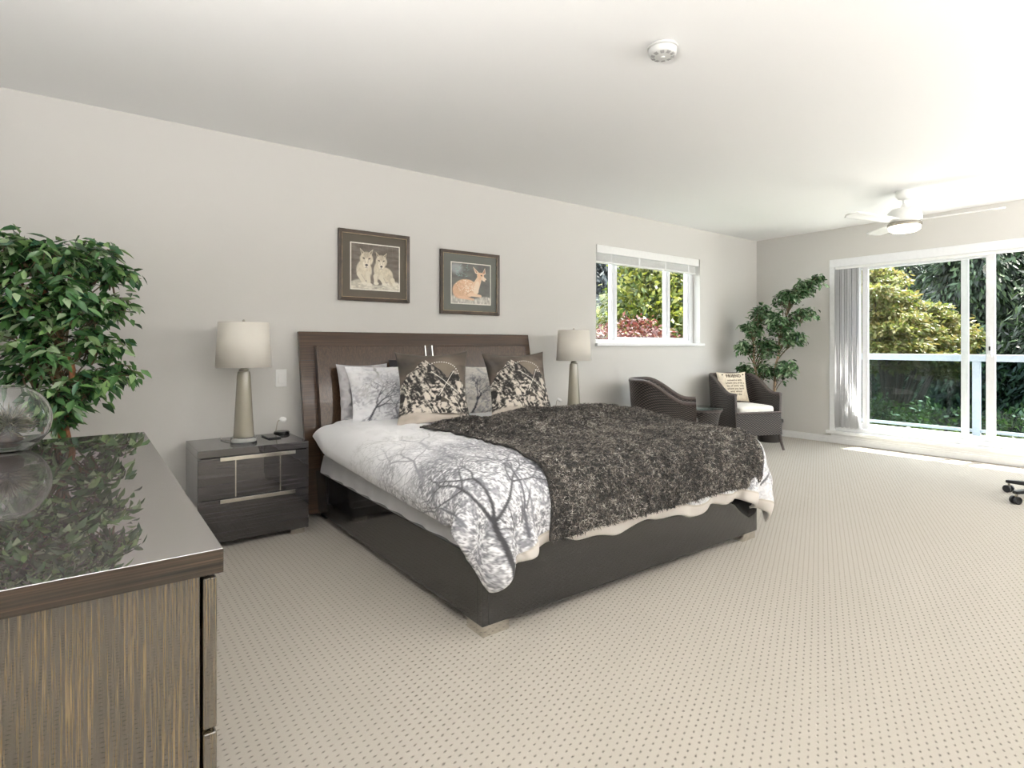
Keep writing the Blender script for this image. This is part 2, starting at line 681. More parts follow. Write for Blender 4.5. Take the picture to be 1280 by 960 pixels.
# patio door wall
dy0, dy1, dz0, dz1 = -.45, 3.02, .14, 2.065
b = MB()
b.box(R, R + WT, FRONT, dy0, 0, H).box(R, R + WT, dy1, W, 0, H)
b.box(R, R + WT, dy0, dy1, 0, dz0).box(R, R + WT, dy0, dy1, dz1, H)
struct(b.build('wall_right', M['wall'], smooth=False))
struct(MB().box(LEFT - WT, LEFT, FRONT, W, 0, H).build('wall_left', M['wall'], smooth=False))
struct(MB().box(LEFT - WT, R + WT, FRONT - WT, FRONT, 0, H).build('wall_front', M['wall'], smooth=False))
# baseboards with a small stepped top
def base_y(name, y, s, x0, x1):
    b = MB().box(x0, x1, y, y + s * .014, 0, .06).box(x0, x1, y, y + s * .009, .06, .078)
    return struct(b.build(name, M['trim'], bevel=.002))
def base_x(name, x, s, y0, y1):
    b = MB().box(x, x + s * .014, y0, y1, 0, .06).box(x, x + s * .009, y0, y1, .06, .078)
    return struct(b.build(name, M['trim'], bevel=.002))
base_y('baseboard_back', W, -1, LEFT, R)
base_y('baseboard_front', FRONT, 1, LEFT, R)
base_x('baseboard_right', R, -1, FRONT + .02, W - .02)
base_x('baseboard_left', LEFT, 1, FRONT + .02, W - .02)

# door behind the camera: plain white slab door in the front wall
dr = struct(MB().box(1.9, 2.72, FRONT, FRONT + .035, 0, 2.03).build('door_2', M['trim'], bevel=.004))
fr = MB().box(1.82, 1.90, FRONT, FRONT + .045, 0, 2.11).box(2.72, 2.80, FRONT, FRONT + .045, 0, 2.11).box(1.82, 2.80, FRONT, FRONT + .045, 2.03, 2.11)
fr.build('door_frame', M['trim'], dr, bevel=.004)
MB().lathe([(.012, 0), (.012, .03), (.026, .04), (.026, .06), (.010, .066)], n=16).build('door_knob', M['brushed'], dr, loc=(2.64, FRONT + .035, 1.0)).rotation_euler = (-PI / 2, 0, 0)

# ---------------------------------------------------------------- window 1 (headboard wall)
GY = W + .115
win = MB()
fx0, fx1, fz0, fz1 = wx0, 5.615, 1.13, wz1
win.box(fx0, fx0 + .045, GY - .02, GY + .045, fz0, fz1).box(fx1 - .045, wx1, GY - .02, GY + .045, fz0, fz1)
win.box(fx0 + .045, fx1 - .045, GY - .019, GY + .044, fz0, fz0 + .04).box(fx0 + .045, fx1 - .045, GY - .019, GY + .044, fz1 - .04, fz1)
w1 = struct(win.build('window_1', M['vinyl'], bevel=.004))
sash = MB()
sash.box(4.285, 4.318, GY - .01, GY + .03, fz0 + .04, fz1 - .04)
sash.box(5.150, 5.178, GY - .01, GY + .03, fz0 + .04, fz1 - .04)
sash.box(fx1 - .085, fx1 - .045, GY - .005, GY + .03, fz0 + .04, fz1 - .04)
sash.box(4.318, fx1 - .085, GY - .009, GY + .029, fz0 + .04, fz0 + .066)
sash.build('window_frame', M['vinyl'], w1, bevel=.003)
sash2 = MB()
sash2.box(4.325, 4.365, GY - .018, GY + .02, fz0 + .03, fz1 - .04).box(5.183, 5.225, GY - .018, GY + .02, fz0 + .03, fz1 - .04)
sash2.box(4.365, 5.183, GY - .017, GY + .019, fz0 + .03, fz0 + .062)
sash2.build('window_sash', M['vinyl'], w1, bevel=.003)
MB().box(5.19, 5.205, GY - .03, GY - .018, 1.205, 1.24).build('sash_latch', M['white'], w1, bevel=.002)
MB().add([(fx0 + .04, GY + .012, fz0 + .04), (fx1 - .04, GY + .012, fz0 + .04), (fx1 - .04, GY + .012, fz1 - .04), (fx0 + .04, GY + .012, fz1 - .04)],
         [(0, 1, 2, 3)]).build('window_pane', M['pane'], w1, smooth=False)
MB().box(3.955, 5.70, W - .028, W + .10, 1.104, 1.134).build('window_sill', M['trim'], w1, bevel=.004)

# blind: valance and the raised stack of slats
bl = thing('window_blind', 'white slatted blind pulled up under its valance in the window', 'blind', (4.8, W + .02, 2.0))
MB().box(wx0 + .005, wx1 - .035, W - .012, W + .012, 2.015, 2.092).build('valance', M['white'], bl, world=True, bevel=.004)
sl = MB()
for k in range(8):
    z = 1.945 + k * .0085
    sl.box(wx0 + .02, wx1 - .055, W + .022, W + .07, z, z + .0055)
sl.build('slat_stack', M['white'], bl, world=True, bevel=.001)
MB().box(wx0 + .018, wx1 - .053, W + .02, W + .072, 1.925, 1.942).build('bottom_rail', M['white'], bl, world=True, bevel=.003)
MB().box(wx0 + .02, wx1 - .05, W + .02, W + .075, 2.02, 2.07).build('head_rail', M['white'], bl, world=True, bevel=.003)
for x in (4.20, 4.62, 5.05, 5.45):
    MB().box(x - .012, x + .012, W + .0195, W + .0215, 1.93, 2.02).build('ladder_tape', M['trim'], bl, world=True)

# ---------------------------------------------------------------- patio door
fr = MB()
x0, x1 = R - .012, R + .148
fr.box(x0, x1, 2.985, 3.045, .1415, 2.0)                     # jamb casing
fr.box(x0, x1, dy0, 3.045, 2.00, 2.09)                      # header casing
fr.box(x0 + .02, x1, dy0, 2.985, .1415, .185)                 # threshold track
fr.box(x0 + .001, x1, dy0 - .02, dy0 + .05, .185, 2.0)
d1 = struct(fr.build('door_1', M['vinyl'], bevel=.004))
MB().box(R - .035, R + .02, dy0 - .02, 3.075, .104, .141).build('door_sill', M['trim'], d1, bevel=.005)
MB().box(R - .006, R, dy0 - .02, 3.03, .076, .106).build('door_apron', M['trim'], d1, bevel=.002)
fp = MB()                                                   # fixed panel
px0, px1 = R + .108, R + .138
fp.box(px0, px1, 1.79, 1.85, .185, 2.0)
fp.box(px0 + .001, px1 - .001, 1.85, 2.925, .185, .235).box(px0 + .001, px1 - .001, 1.85, 2.925, 1.955, 2.0).box(px0, px1, 2.925, 2.985, .185, 2.0)
fp.build('fixed_panel_frame', M['vinyl'], d1, bevel=.004)
MB().add([(R + .122, 1.84, .23), (R + .122, 2.94, .23), (R + .122, 2.94, 1.96), (R + .122, 1.84, 1.96)], [(0, 1, 2, 3)]).build('fixed_pane', M['pane'], d1, smooth=False)
sp = MB()                                                   # sliding panel, pushed part way open over the fixed one
qx0, qx1 = R + .070, R + .102
sp.box(qx0, qx1, 1.575, 1.645, .185, 2.0).box(qx0, qx1, 2.672, 2.732, .185, 2.0)
sp.box(qx0 + .001, qx1 - .001, 1.645, 2.672, .185, .225).box(qx0 + .001, qx1 - .001, 1.645, 2.672, 1.955, 2.0)
sp.build('sliding_panel_frame', M['vinyl'], d1, bevel=.004)
MB().add([(R + .086, 1.64, .22), (R + .086, 2.68, .22), (R + .086, 2.68, 1.96), (R + .086, 1.64, 1.96)], [(0, 1, 2, 3)]).build('sliding_pane', M['pane'], d1, smooth=False)
hd = MB().box(qx0 - .022, qx0, 1.60, 1.622, 1.02, 1.20).box(qx0 - .03, qx0, 1.593, 1.629, 1.0, 1.03)
hd.build('door_handle', M['vinyl'], d1, bevel=.004)
MB().box(qx0 - .03, qx0 - .02, 1.604, 1.618, 1.06, 1.10).build('door_latch', M['black_metal'], d1, bevel=.002)

# vertical blind gathered at the jamb
vb = thing('vertical_blind', 'white vertical vane blind gathered at the side of the patio door', 'blind', (R - .03, 2.85, .16))
vmn = NT('vane_fabric'); vmn.base((232, 232, 234)); vmn.set(rough=.7)
tl = vmn.n('ShaderNodeBsdfTranslucent'); tl.inputs[0].default_value = L4((238, 238, 240))
mx = vmn.n('ShaderNodeMixShader'); mx.inputs[0].default_value = .4
vmn.l(vmn.b.outputs[0], mx.inputs[1]); vmn.l(tl.outputs[0], mx.inputs[2]); vmn.l(mx.outputs[0], vmn.t.nodes['Material Output'].inputs[0])
vm = vmn.m
nv = 15
for k in range(nv):
    y = 2.735 + k * (.245 / (nv - 1))
    a = math.radians(2 + 6 * math.sin(k * 1.9))
    pts = []
    for s in np.linspace(-1, 1, 5):
        u = s * .042
        cvx = .010 * (1 - s * s)
        pts.append((u * math.cos(a) + cvx * math.sin(a), u * math.sin(a) - cvx * math.cos(a)))
    zb = .165 + .006 * math.sin(k * 2.3)
    A = np.array([[(R + .022 + p[0], y + p[1], z) for p in pts] for z in (zb + .02, 1.972)])
    o = MB().grid(A).build('vane', vm, vb, world=True)
    so = o.modifiers.new('thick', 'SOLIDIFY'); so.thickness = .0012
MB().box(R - .006, R + .045, -.40, 2.983, 1.972, 1.9995).build('head_rail', M['white'], vb, world=True, bevel=.004)

# ================================================================ ceiling and wall fittings
sd = thing('smoke_detector', 'round white smoke alarm on the ceiling', 'smoke alarm', (2.06, 1.63, H))
MB().lathe([(.058, 0), (.066, -.004), (.066, -.012), (.060, -.014)], n=40).build('mounting_plate', M['smoke'], sd)
MB().lathe([(.060, -.015), (.063, -.018), (.061, -.034), (.054, -.042), (.042, -.046), (.001, -.048)], n=40).build('body', M['smoke'], sd)
vs = MB()
for k in range(10):
    a = 2 * PI * k / 10
    c, s = math.cos(a), math.sin(a)
    p = lambda r, t: (r * c - t * s, r * s + t * c)
    q = [p(.036, -.007), p(.052, -.009), p(.052, .009), p(.036, .007)]
    vs.hexa([(x, y, -.0485 + (.0035 if i in (1, 2) else 0)) for i, (x, y) in enumerate(q)] + [(x, y, -.042) for x, y in q])
vs.build('vent_grille', simple('grey_plastic', (150, 150, 148), .5), sd)
MB().lathe([(.009, -.047), (.009, -.052), (.007, -.053)], n=16).build('test_button', M['smoke'], sd)

sw = thing('light_switch', 'white rocker light switch on the wall beside the bed', 'light switch', (1.032, W, .89))
MB().box(-.036, .036, -.006, 0, -.058, .058).build('plate', M['white'], sw, bevel=.003)
MB().hexa([(-.017, -.010, -.034), (.017, -.010, -.034), (.017, -.005, -.034), (-.017, -.005, -.034),
           (-.017, -.007, .034), (.017, -.007, .034), (.017, -.005, .034), (-.017, -.005, .034)]).build('rocker', M['white'], sw, bevel=.001)

fan = thing('ceiling_fan', 'white three-blade ceiling fan with a lit round light below', 'ceiling fan', (5.65, 1.90, H))
MB().lathe([(.062, 0), (.068, -.012), (.064, -.045), (.045, -.07), (.016, -.078)], n=32).build('canopy', M['white'], fan)
MB().lathe([(.012, -.07), (.012, -.115), (.02, -.12), (.034, -.148), (.034, -.155)], n=20).build('down_rod', M['white'], fan)
MB().lathe([(.05, -.148), (.095, -.158), (.122, -.185), (.130, -.225), (.130, -.262), (.118, -.275), (.1, -.282)], n=40).build('motor_housing', M['white'], fan)
MB().lathe([(.122, -.276), (.126, -.284), (.126, -.298), (.118, -.304)], n=40).build('light_kit', M['brushed'], fan)
MB().lathe([(.118, -.302), (.120, -.312), (.114, -.335), (.09, -.352), (.05, -.358), (.001, -.36)], n=40).build('light_diffuser', M['glow'], fan)
for ang in (-79.5, 163, 42):
    a = math.radians(ang)
    A = []
    for i, t in enumerate(np.linspace(0, 1, 15)):
        r = .10 + t * .56
        wd = .042 + .022 * math.sin(min(1, t * 1.4) * PI / 2) - (.05 * max(0, (t - .93) / .07) ** 2)
        row = []
        tw = math.radians(13 - 5 * t)
        for s in np.linspace(-1, 1, 7):
            row.append((r, s * wd * math.cos(tw), s * wd * math.sin(tw) + .004 * (1 - s * s) + .012 * t))
        A.append(row)
    A = np.array(A)
    ca, sa = math.cos(a), math.sin(a)
    B = A.copy()
    B[..., 0] = A[..., 0] * ca - A[..., 1] * sa
    B[..., 1] = A[..., 0] * sa + A[..., 1] * ca
    B[..., 2] -= .268
    o = MB().grid(B).build('blade', M['white'], fan)
    so = o.modifiers.new('thick', 'SOLIDIFY'); so.thickness = .008
l = bpy.data.lights.new('fan_lamp', 'POINT'); l.energy = 3; l.shadow_soft_size = .08; l.color = (1, .93, .82)
lo = bpy.data.objects.new('fan_lamp', l); COL.objects.link(lo); lo.parent = fan; lo.location = (0, 0, -.46)

# uplight floor lamps added out of view to brighten the room off the ceiling
FILL_ENERGY = 150.0
first = None
for i, (x, y, k) in enumerate(((-.42, .38, .75), (1.3, -1.5, .6), (4.2, -1.8, 1.25), (6.2, -1.5, .75))):
    if first is None:
        fl = thing('added_fill_lamp', 'added fill lamp out of view, aimed up at the ceiling', 'lamp', (x, y, 0), group='added fill lamps out of view')
        MB().lathe([(.14, 0), (.14, .015), (.02, .03)], n=32).build('base', M['brushed'], fl)
        MB().tube([(0, 0, .02), (0, 0, 1.27)], .012, 10).build('pole', M['brushed'], fl)
        MB().lathe([(.02, 1.26), (.12, 1.29), (.19, 1.35), (.20, 1.36), (.185, 1.35), (.11, 1.305), (.001, 1.29)], n=40, cap=False).build('lamp_shade', M['white'], fl)
        first = fl
    else:
        fl = copy_tree(first)
        fl.location = (x, y, 0)
    d = bpy.data.lights.new('uplight', 'AREA'); d.shape = 'DISK'; d.size = .30; d.energy = FILL_ENERGY * k; d.color = (1, .98, .965)
    o = bpy.data.objects.new('uplight', d); COL.objects.link(o); o.location = (x, y, 1.35); o.rotation_euler = (PI, 0, 0)

# ================================================================ bed
bed = thing('bed', 'king size bed of black gloss wood with brown headboard and chrome feet', 'bed', (2.14, 2.80, 0))
BX0, BX1, BY0 = 1.19, 3.09, 1.776
lean = lambda z: 3.915 - (1.20 - z) * .19


def lean_box(x0, x1, off0, off1, z0, z1):
    """off: distance in front of the headboard's back plane"""
    return MB().hexa([(x0, lean(z0) - off1, z0), (x1, lean(z0) - off1, z0), (x1, lean(z0) - off0, z0), (x0, lean(z0) - off0, z0),
                      (x0, lean(z1) - off1, z1), (x1, lean(z1) - off1, z1), (x1, lean(z1) - off0, z1), (x0, lean(z1) - off0, z1)])


hb = lean_box(1.13, 3.08, 0, .035, .03, 1.20).build('headboard', M['hb_wood'], bed, world=True, bevel=.004)
hp1 = lean_box(1.225, 2.03, .036, .085, .30, 1.105).build('headboard_panel', M['hb_wood_v'], hb, world=True, bevel=.003)
hp2 = lean_box(2.10, 2.985, .036, .085, .30, 1.105).build('headboard_panel', M['hb_wood_v'], hb, world=True, bevel=.003)
lean_box(2.032, 2.040, .036, .088, .30, 1.107).build('chrome_strip', M['chrome'], hb, world=True)
lean_box(2.090, 2.098, .036, .088, .30, 1.107).build('chrome_strip', M['chrome'], hb, world=True)
lean_box(1.132, 1.224, .0345, .036, 1.005, 1.008).build('groove', M['dark_slot'], hb, world=True)
MB().box(BX0, BX0 + .032, BY0 + .0345, 3.76, .043, .295).build('side_rail', M['bed_wood'], bed, world=True, bevel=.003)
MB().box(BX1 - .032, BX1, BY0 + .0345, 3.76, .043, .295).build('side_rail', M['bed_wood'], bed, world=True, bevel=.003)
MB().box(BX0 + .03, BX1 - .03, BY0, BY0 + .034, .043, .30).build('foot_panel', M['bed_wood'], bed, world=True, bevel=.003)
MB().box(BX0, BX0 + .03, BY0, BY0 + .034, .043, .30).build('corner_post', M['bed_wood'], bed, world=True, bevel=.003)
MB().box(BX1 - .03, BX1, BY0, BY0 + .034, .043, .30).build('corner_post', M['bed_wood'], bed, world=True, bevel=.003)
MB().box(BX0 + .033, BX1 - .033, BY0 + .036, 3.74, .20, .255).build('slat_base', M['dark_slot'], bed, world=True)
for x in (BX0 + .006, BX1 - .245 + .11):
    b = MB().box(x, x + .125, BY0 + .006, BY0 + .05, 0, .043)
    b.box(x, x + .02, BY0 + .0502, BY0 + .12, 0, .043)
    b.build('foot', M['chrome'], bed, world=True, bevel=.002)
for x in (BX0 + .03, BX1 - .09):
    MB().box(x, x + .06, 3.62, 3.70, 0, .043).build('foot', M['dark_slot'], bed, world=True, bevel=.002)

# mattress with a loose fitted sheet
mt = thing('mattress', 'mattress in a pale grey sheet inside the black bed frame', 'mattress', (2.14, 2.8, .256))
n1, n2 = 46, 190
loop = []
mx0, mx1, my0, my1, rr = 1.228, 3.052, 1.825, 3.72, .09
segs = [((mx0 + rr, my0), (mx1 - rr, my0)), ((mx1, my0 + rr), (mx1, my1 - rr)), ((mx1 - rr, my1), (mx0 + rr, my1)), ((mx0, my1 - rr), (mx0, my0 + rr))]
cen = [(mx1 - rr, my0 + rr), (mx1 - rr, my1 - rr), (mx0 + rr, my1 - rr), (mx0 + rr, my0 + rr)]
for k, (p, q) in enumerate(segs):
    for t in np.linspace(0, 1, 60)[:-1]:
        loop.append((p[0] + (q[0] - p[0]) * t, p[1] + (q[1] - p[1]) * t))
    a0 = -PI / 2 + k * PI / 2
    for t in np.linspace(0, 1, 8)[:-1]:
        a = a0 + t * PI / 2
        loop.append((cen[k][0] + rr * math.cos(a), cen[k][1] + rr * math.sin(a)))
loop = np.array(loop)
c0 = np.array([2.14, 2.77])
rows = []
zs = [(.256, .985), (.258, 1), (.29, 1.0), (.33, 1.004), (.38, 1.006), (.43, 1.006), (.47, 1.003), (.50, .99), (.525, .965), (.535, .93), (.54, .5), (.54, .02)]
arc = np.cumsum(np.r_[0, np.hypot(*np.diff(loop, axis=0).T)])
for z, s in zs:
    ww = .009 * np.sin(arc * 9 + z * 30 + 2 * vnoise(arc * 3, np.full_like(arc, z * 9), 5)) * (1 if z > .257 and z < .5 else 0)
    P = c0 + (loop - c0) * s
    nrm = (loop - c0) / np.linalg.norm(loop - c0, axis=1)[:, None]
    P = P + nrm * np.minimum(ww, .004)[:, None]
    rows.append(np.c_[P, np.full(len(P), z) + (.006 * np.sin(arc * 14) if .3 < z < .5 else 0)])
b = MB().grid(np.array(rows), closed=True)
nl = len(loop)
b.f.append(tuple(range((len(zs) - 1) * nl, len(zs) * nl)))
b.f.append(tuple(range(nl))[::-1])
b.build('mattress_body', M['sheet'], mt, world=True, angle=60)
# bunched sheet edge hanging over the side rail
A = []
ys = np.linspace(1.86, 3.66, 150)
hang = .045 + .03 * vnoise(ys * 3.1, ys * 0, 3) + np.where(np.abs(ys - 1.99) < .07, .035, 0)
for s in np.linspace(0, 1, 9):
    xx = 1.222 - .020 * np.sin(s * PI * .5) - .008 * np.sin(ys * 31 + 3 * s) * s
    zz = .40 - (.075 + hang) * s
    A.append(np.c_[xx, ys + .01 * np.sin(ys * 20 + s * 2), zz])
o = MB().grid(np.array(A)).build('sheet_edge', M['sheet'], mt, world=True, angle=60)
so = o.modifiers.new('thick', 'SOLIDIFY'); so.thickness = .003


# ---------------------------------------------------------------- cloth solver (position based)
def drape(X, collide, steps=170, iters=10, g=-9.8, dt=1 / 60., bend=.25, pinmask=None):
    X = X.copy(); V = np.zeros_like(X)
    rest = {}
    def con(sl1, sl2, k):
        return (sl1, sl2, np.linalg.norm(X[sl1] - X[sl2], axis=-1), k)
    S = slice
    cons = []
    for par in (0, 1):
        cons.append(con((S(par, -1, 2), S(None)), (S(par + 1, None, 2), S(None)), 1.0))
        cons.append(con((S(None), S(par, -1, 2)), (S(None), S(par + 1, None, 2)), 1.0))
    cons2 = [con((S(None, -1), S(None, -1)), (S(1, None), S(1, None)), .3), con((S(None, -1), S(1, None)), (S(1, None), S(None, -1)), .3),
             con((S(None, -2), S(None)), (S(2, None), S(None)), bend), con((S(None), S(None, -2)), (S(None), S(2, None)), bend)]
    fix = []
    for (a, b_, L, k) in cons:
        n = min(X[a].shape[0], X[b_].shape[0]); m_ = min(X[a].shape[1], X[b_].shape[1])
        fix.append((a, b_, L, k))
    for st in range(steps):
        V[..., 2] += g * dt
        V *= .97
        P = X + V * dt
        for it in range(iters):
            for (a, b_, L, k) in fix:
                d = P[b_] - P[a]
                l = np.linalg.norm(d, axis=-1)
                c = (.5 * k * (l - L) / np.maximum(l, 1e-6))[..., None] * d
                P[a] += c
                P[b_] -= c
            for (a, b_, L, k) in cons2:
                d = P[b_] - P[a]
                l = np.linalg.norm(d, axis=-1)
                c = (.25 * k * (l - L) / np.maximum(l, 1e-6))[..., None] * d
                if True:
                    P[a] += c
                    P[b_] -= c
            P, hit = collide(P)
            if pinmask is not None:
                P[pinmask] = X[pinmask]
        if pinmask is not None:
            P[pinmask] = X[pinmask]
        Vn = (P - X) / dt
        Vn[hit] *= .35
        V = Vn
        X = P
    return X


def bed_collider(x0, x1, y0, top, r):
    lo = np.array([x0 + r, y0 + r, -1.0]); hi = np.array([x1 - r, 6.0, top - r])
    def f(P):
        C = np.clip(P, lo, hi)
        D = P - C
        l = np.linalg.norm(D, axis=-1)
        hit = (l < r)
        inside = l < 1e-6
        s = np.where(hit, r / np.maximum(l, 1e-6), 1.0)
        P = C + D * s[..., None]
        P[..., 2] = np.where(inside, top, P[..., 2])
        return P, hit
    return f


def cubic_up(X, n2, m2):
    """Catmull-Rom resample of a (n,m,3) grid"""
    def up(A, k):
        n = A.shape[0]
        t = np.linspace(0, n - 1, k)
        i = np.clip(np.floor(t).astype(int), 0, n - 2)
        f = (t - i)[:, None, None]
        g = lambda j: A[np.clip(j, 0, n - 1)]
        p0, p1, p2, p3 = g(i - 1), g(i), g(i + 1), g(i + 2)
        return .5 * (2 * p1 + (p2 - p0) * f + (2 * p0 - 5 * p1 + 4 * p2 - p3) * f ** 2 + (3 * p1 - p0 - 3 * p2 + p3) * f ** 3)
    return up(up(X, n2).transpose(1, 0, 2), m2).transpose(1, 0, 2)


def normals(X):
    a = np.gradient(X, axis=0); b_ = np.gradient(X, axis=1)
    n = np.cross(a, b_)
    return n / np.maximum(np.linalg.norm(n, axis=-1), 1e-9)[..., None]


# ---------------------------------------------------------------- duvet
DX0, DX1, DY0, DTOP = 1.145, 3.135, 1.735, .575
nu, nv_ = 72, 64
vv = np.linspace(0, 1, nv_)               # 0 = head end, 1 = foot end
yy = 3.66 + (DY0 - .195 - 3.66) * vv
side = np.interp(yy, [1.5, 1.7, 1.97, 2.29, 2.85, 3.35, 3.55, 3.66], [.025, .085, .12, .115, .09, .07, .02, .0])
sider = np.interp(yy, [1.5, 1.7, 1.97, 2.9, 3.4, 3.66], [.06, .12, .18, .16, .06, .01])
X0 = np.zeros((nu, nv_, 3))
for j in range(nv_):
    X0[:, j, 0] = np.linspace(DX0 - side[j], DX1 + sider[j], nu)
    X0[:, j, 1] = yy[j] - .06 * np.linspace(0, 1, nu) * vv[j] + .0 * side[j]
X0[..., 1] -= (.016 * np.sin(np.linspace(0, 1, nu) * 23) + .012 * np.sin(np.linspace(0, 1, nu) * 51 + 1))[:, None] * (vv ** 8)[None, :]
X0[..., 2] = DTOP + .012 + .01 * RNG.random((nu, nv_))
pin = (X0[..., 0] > DX0 + .16) & (X0[..., 0] < DX1 - .16) & (X0[..., 1] > DY0 + .16)
XD = drape(X0, bed_collider(DX0, DX1, DY0, DTOP, .11), pinmask=pin)
NU, NV = 620, 540
XF = cubic_up(XD, NU, NV)
U, Vg = np.meshgrid(np.linspace(0, 1, NU), np.linspace(0, 1, NV), indexing='ij')
NN = normals(XF)
if NN[NU // 2, NV // 2, 2] < 0:
    NN = -NN
puff = .018 + .012 * (fbm(U * 7, Vg * 7, 3, 3) - .5) + .014 * (np.abs(fbm(U * 5 + 9, Vg * 9, 21, 3) - .5) * 2)
edge = np.minimum(np.minimum(U, 1 - U), np.minimum(Vg, 1 - Vg))
puff *= np.clip(edge / .02, 0, 1) ** .5
puff += .011 * np.sin((U * 2.6 + .4 * fbm(U * 4, Vg * 4, 8, 2)) * 2 * PI * 3.2) * np.clip((Vg - .86) / .1, 0, 1)
XF = XF + NN * puff[..., None]

ras = Ras(1300, 1120, (240, 240, 242), 2.5, 2.15)   # painter: x across the bed, y up from the foot hem
rnd = random.Random(5)
cl = fbm(ras.X * 5, ras.Y * 5, 40, 4)
fine = fbm(ras.X * 90, ras.Y * 90, 50, 3)
speck = np.clip((fine - .47) * 7, 0, 1) * np.clip((cl - .40) * 5, 0, 1)
zone = np.clip((1.05 + .25 * (cl - .5) - ras.Y) * 3.5, 0, 1)
ras.blend(speck * zone * .75, (104, 104, 110))
ras.blend(np.clip((fbm(ras.X * 210, ras.Y * 210, 60, 2) - .50) * 8, 0, 1) * zone * .6 * np.clip((cl - .3) * 4, 0, 1), (64, 64, 70))
for (tx, ty, ang, ln, wd, dp, sh) in (
        (.10, .0, 1.0, .2, .010, 7, (38, 38, 42)), (.47, .08, 1.45, .25, .006, 7, (84, 84, 90)), (.06, .25, 1.3, .2, .005, 7, (104, 104, 110)), (.36, .10, 1.5, .3, .005, 7, (120, 120, 126)), (.30, .08, 1.35, .26, .006, 7, (72, 72, 78)),
        (.13, .62, 1.2, .2, .006, 7, (140, 140, 146)), (.40, .50, 1.9, .22, .0045, 6, (132, 132, 138)), (.85, .08, 1.6, .3, .007, 7, (90, 90, 96)),
        (1.3, .15, 1.6, .3, .016, 7, (60, 60, 66)), (1.8, .15, 1.5, .3, .016, 7, (60, 60, 66)), (2.2, .15, 1.7, .28, .018, 7, (54, 54, 60)), (2.38, .1, 1.7, .2, .01, 6, (70, 66, 60)),
        (.30, .86, 1.3, .2, .007, 5, (170, 170, 176))):
    paint_tree(ras, (tx, ty), ang, ln, wd, dp, sh, rnd)
for k in range(40):                                   # brush at the foot of the trees
    x = rnd.uniform(.2, 2.4)
    ras.seg((x, .12 + rnd.random() * .08), (x + rnd.uniform(-.08, .08), .16 + rnd.random() * .12), .006, .001, (56, 56, 60), .8)
ras.blend(np.clip((np.clip((ras.X - .1) * .2, 0, .05) - ras.Y) * 300, 0, 1), (216, 210, 203))      # cream lining edge turned out at the foot
ras.blend((np.abs(ras.Y - np.clip((ras.X - .1) * .2, 0, .05)) < .003) * 1.0, (196, 188, 176))
colD = ras.sample(U, 1 - Vg).reshape(-1, 3)
o = fastmesh('duvet', XF.reshape(-1, 3), gridq(NU, NV), M['duvet'], col=colD)
so = o.modifiers.new('thick', 'SOLIDIFY'); so.thickness = .012; so.offset = 0
tag(o, 'white duvet printed with grey bare trees hanging over the bed', 'duvet')

# ---------------------------------------------------------------- fleece throw
nu2, nv2 = 60, 60
v2 = np.linspace(0, 1, nv2)
yb = 2.985 + (DY0 - .205 - 2.985) * v2
xl = np.interp(yb, [1.5, 1.72, 2.12, 2.74, 2.985], [1.40, 1.42, 1.60, 1.615, 1.56])
xr = np.interp(yb, [1.5, 1.72, 2.3, 2.985], [2.93, 2.97, 3.08, 3.10])
X0 = np.zeros((nu2, nv2, 3))
for j in range(nv2):
    X0[:, j, 0] = np.linspace(xl[j], xr[j], nu2)
    X0[:, j, 1] = yb[j]
X0[..., 1] -= .03 * np.sin(np.linspace(0, 1, nu2) * PI)[:, None] * (1 - v2)[None, :] * 0
X0[..., 2] = DTOP + .045
XB = drape(X0, bed_collider(DX0 - .030, DX1 + .030, DY0 - .036, DTOP + .037, .14), steps=150, pinmask=(X0[..., 0] < DX1 - .18) & (X0[..., 1] > DY0 + .17))
NU2, NV2 = 260, 260
XBF = cubic_up(XB, NU2, NV2)
U2, V2 = np.meshgrid(np.linspace(0, 1, NU2), np.linspace(0, 1, NV2), indexing='ij')
NB = normals(XBF)
if NB[NU2 // 2, 40, 2] < 0:
    NB = -NB
wav = fbm(U2 * 3, V2 * 3, 70, 3)
ph = V2 * 15 + 2.2 * (wav - .5) * 3 + .9 * U2
ridge = np.abs(np.sin(ph * PI * .62)) ** .9 * np.clip((.50 - V2) / .2, 0, 1) * (.35 + .65 * fbm(U2 * 4, V2 * 7, 77, 2)) * np.clip(U2 / .14, .08, 1)
ph2 = U2 * 9 + 1.6 * (wav - .5) * 2 + V2 * .8
ridge2 = np.clip(np.sin(ph2 * 2 * PI * .6), 0, 1) ** 2 * np.clip((V2 - .62) / .2, 0, 1) * .45
XBF = XBF + NB * (.004 + .075 * ridge + .030 * ridge2 + .008 * fbm(U2 * 40, V2 * 40, 90, 2))[..., None]
NB = normals(XBF)
if NB[NU2 // 2, 40, 2] < 0:
    NB = -NB
m = NT('shaggy_fleece')
a = m.n('ShaderNodeVertexColor'); a.layer_name = 'Col'
m.base(a.outputs[0]); m.set(rough=.9, sheen=.15)
M['fleece'] = m.m
m = NT('fleece_backing')
m.base(m.ramp(m.noise(m.coord(), 190, 4, .7), [(.35, (24, 23, 22)), (.55, (56, 53, 50)), (.72, (104, 98, 91))]))
m.set(rough=.95); m.bump(m.noise(m.coord(), 160, 3), .8, .01)
M['fleece_back'] = m.m
th = thing('throw_blanket', 'shaggy dark grey fleece throw spread over the foot of the bed', 'blanket', (2.25, 2.3, .62))
off = np.array([2.25, 2.3, .62])
o = fastmesh('fleece_backing', XBF.reshape(-1, 3) - off, gridq(NU2, NV2), M['fleece_back'], th)
so = o.modifiers.new('thick', 'SOLIDIFY'); so.thickness = .012; so.offset = -.6
NT_ = 120000
iu = RNG.random(NT_) * (NU2 - 1.01); iv = RNG.random(NT_) * (NV2 - 1.01)
rg_ = ridge[iu.astype(int), iv.astype(int)]
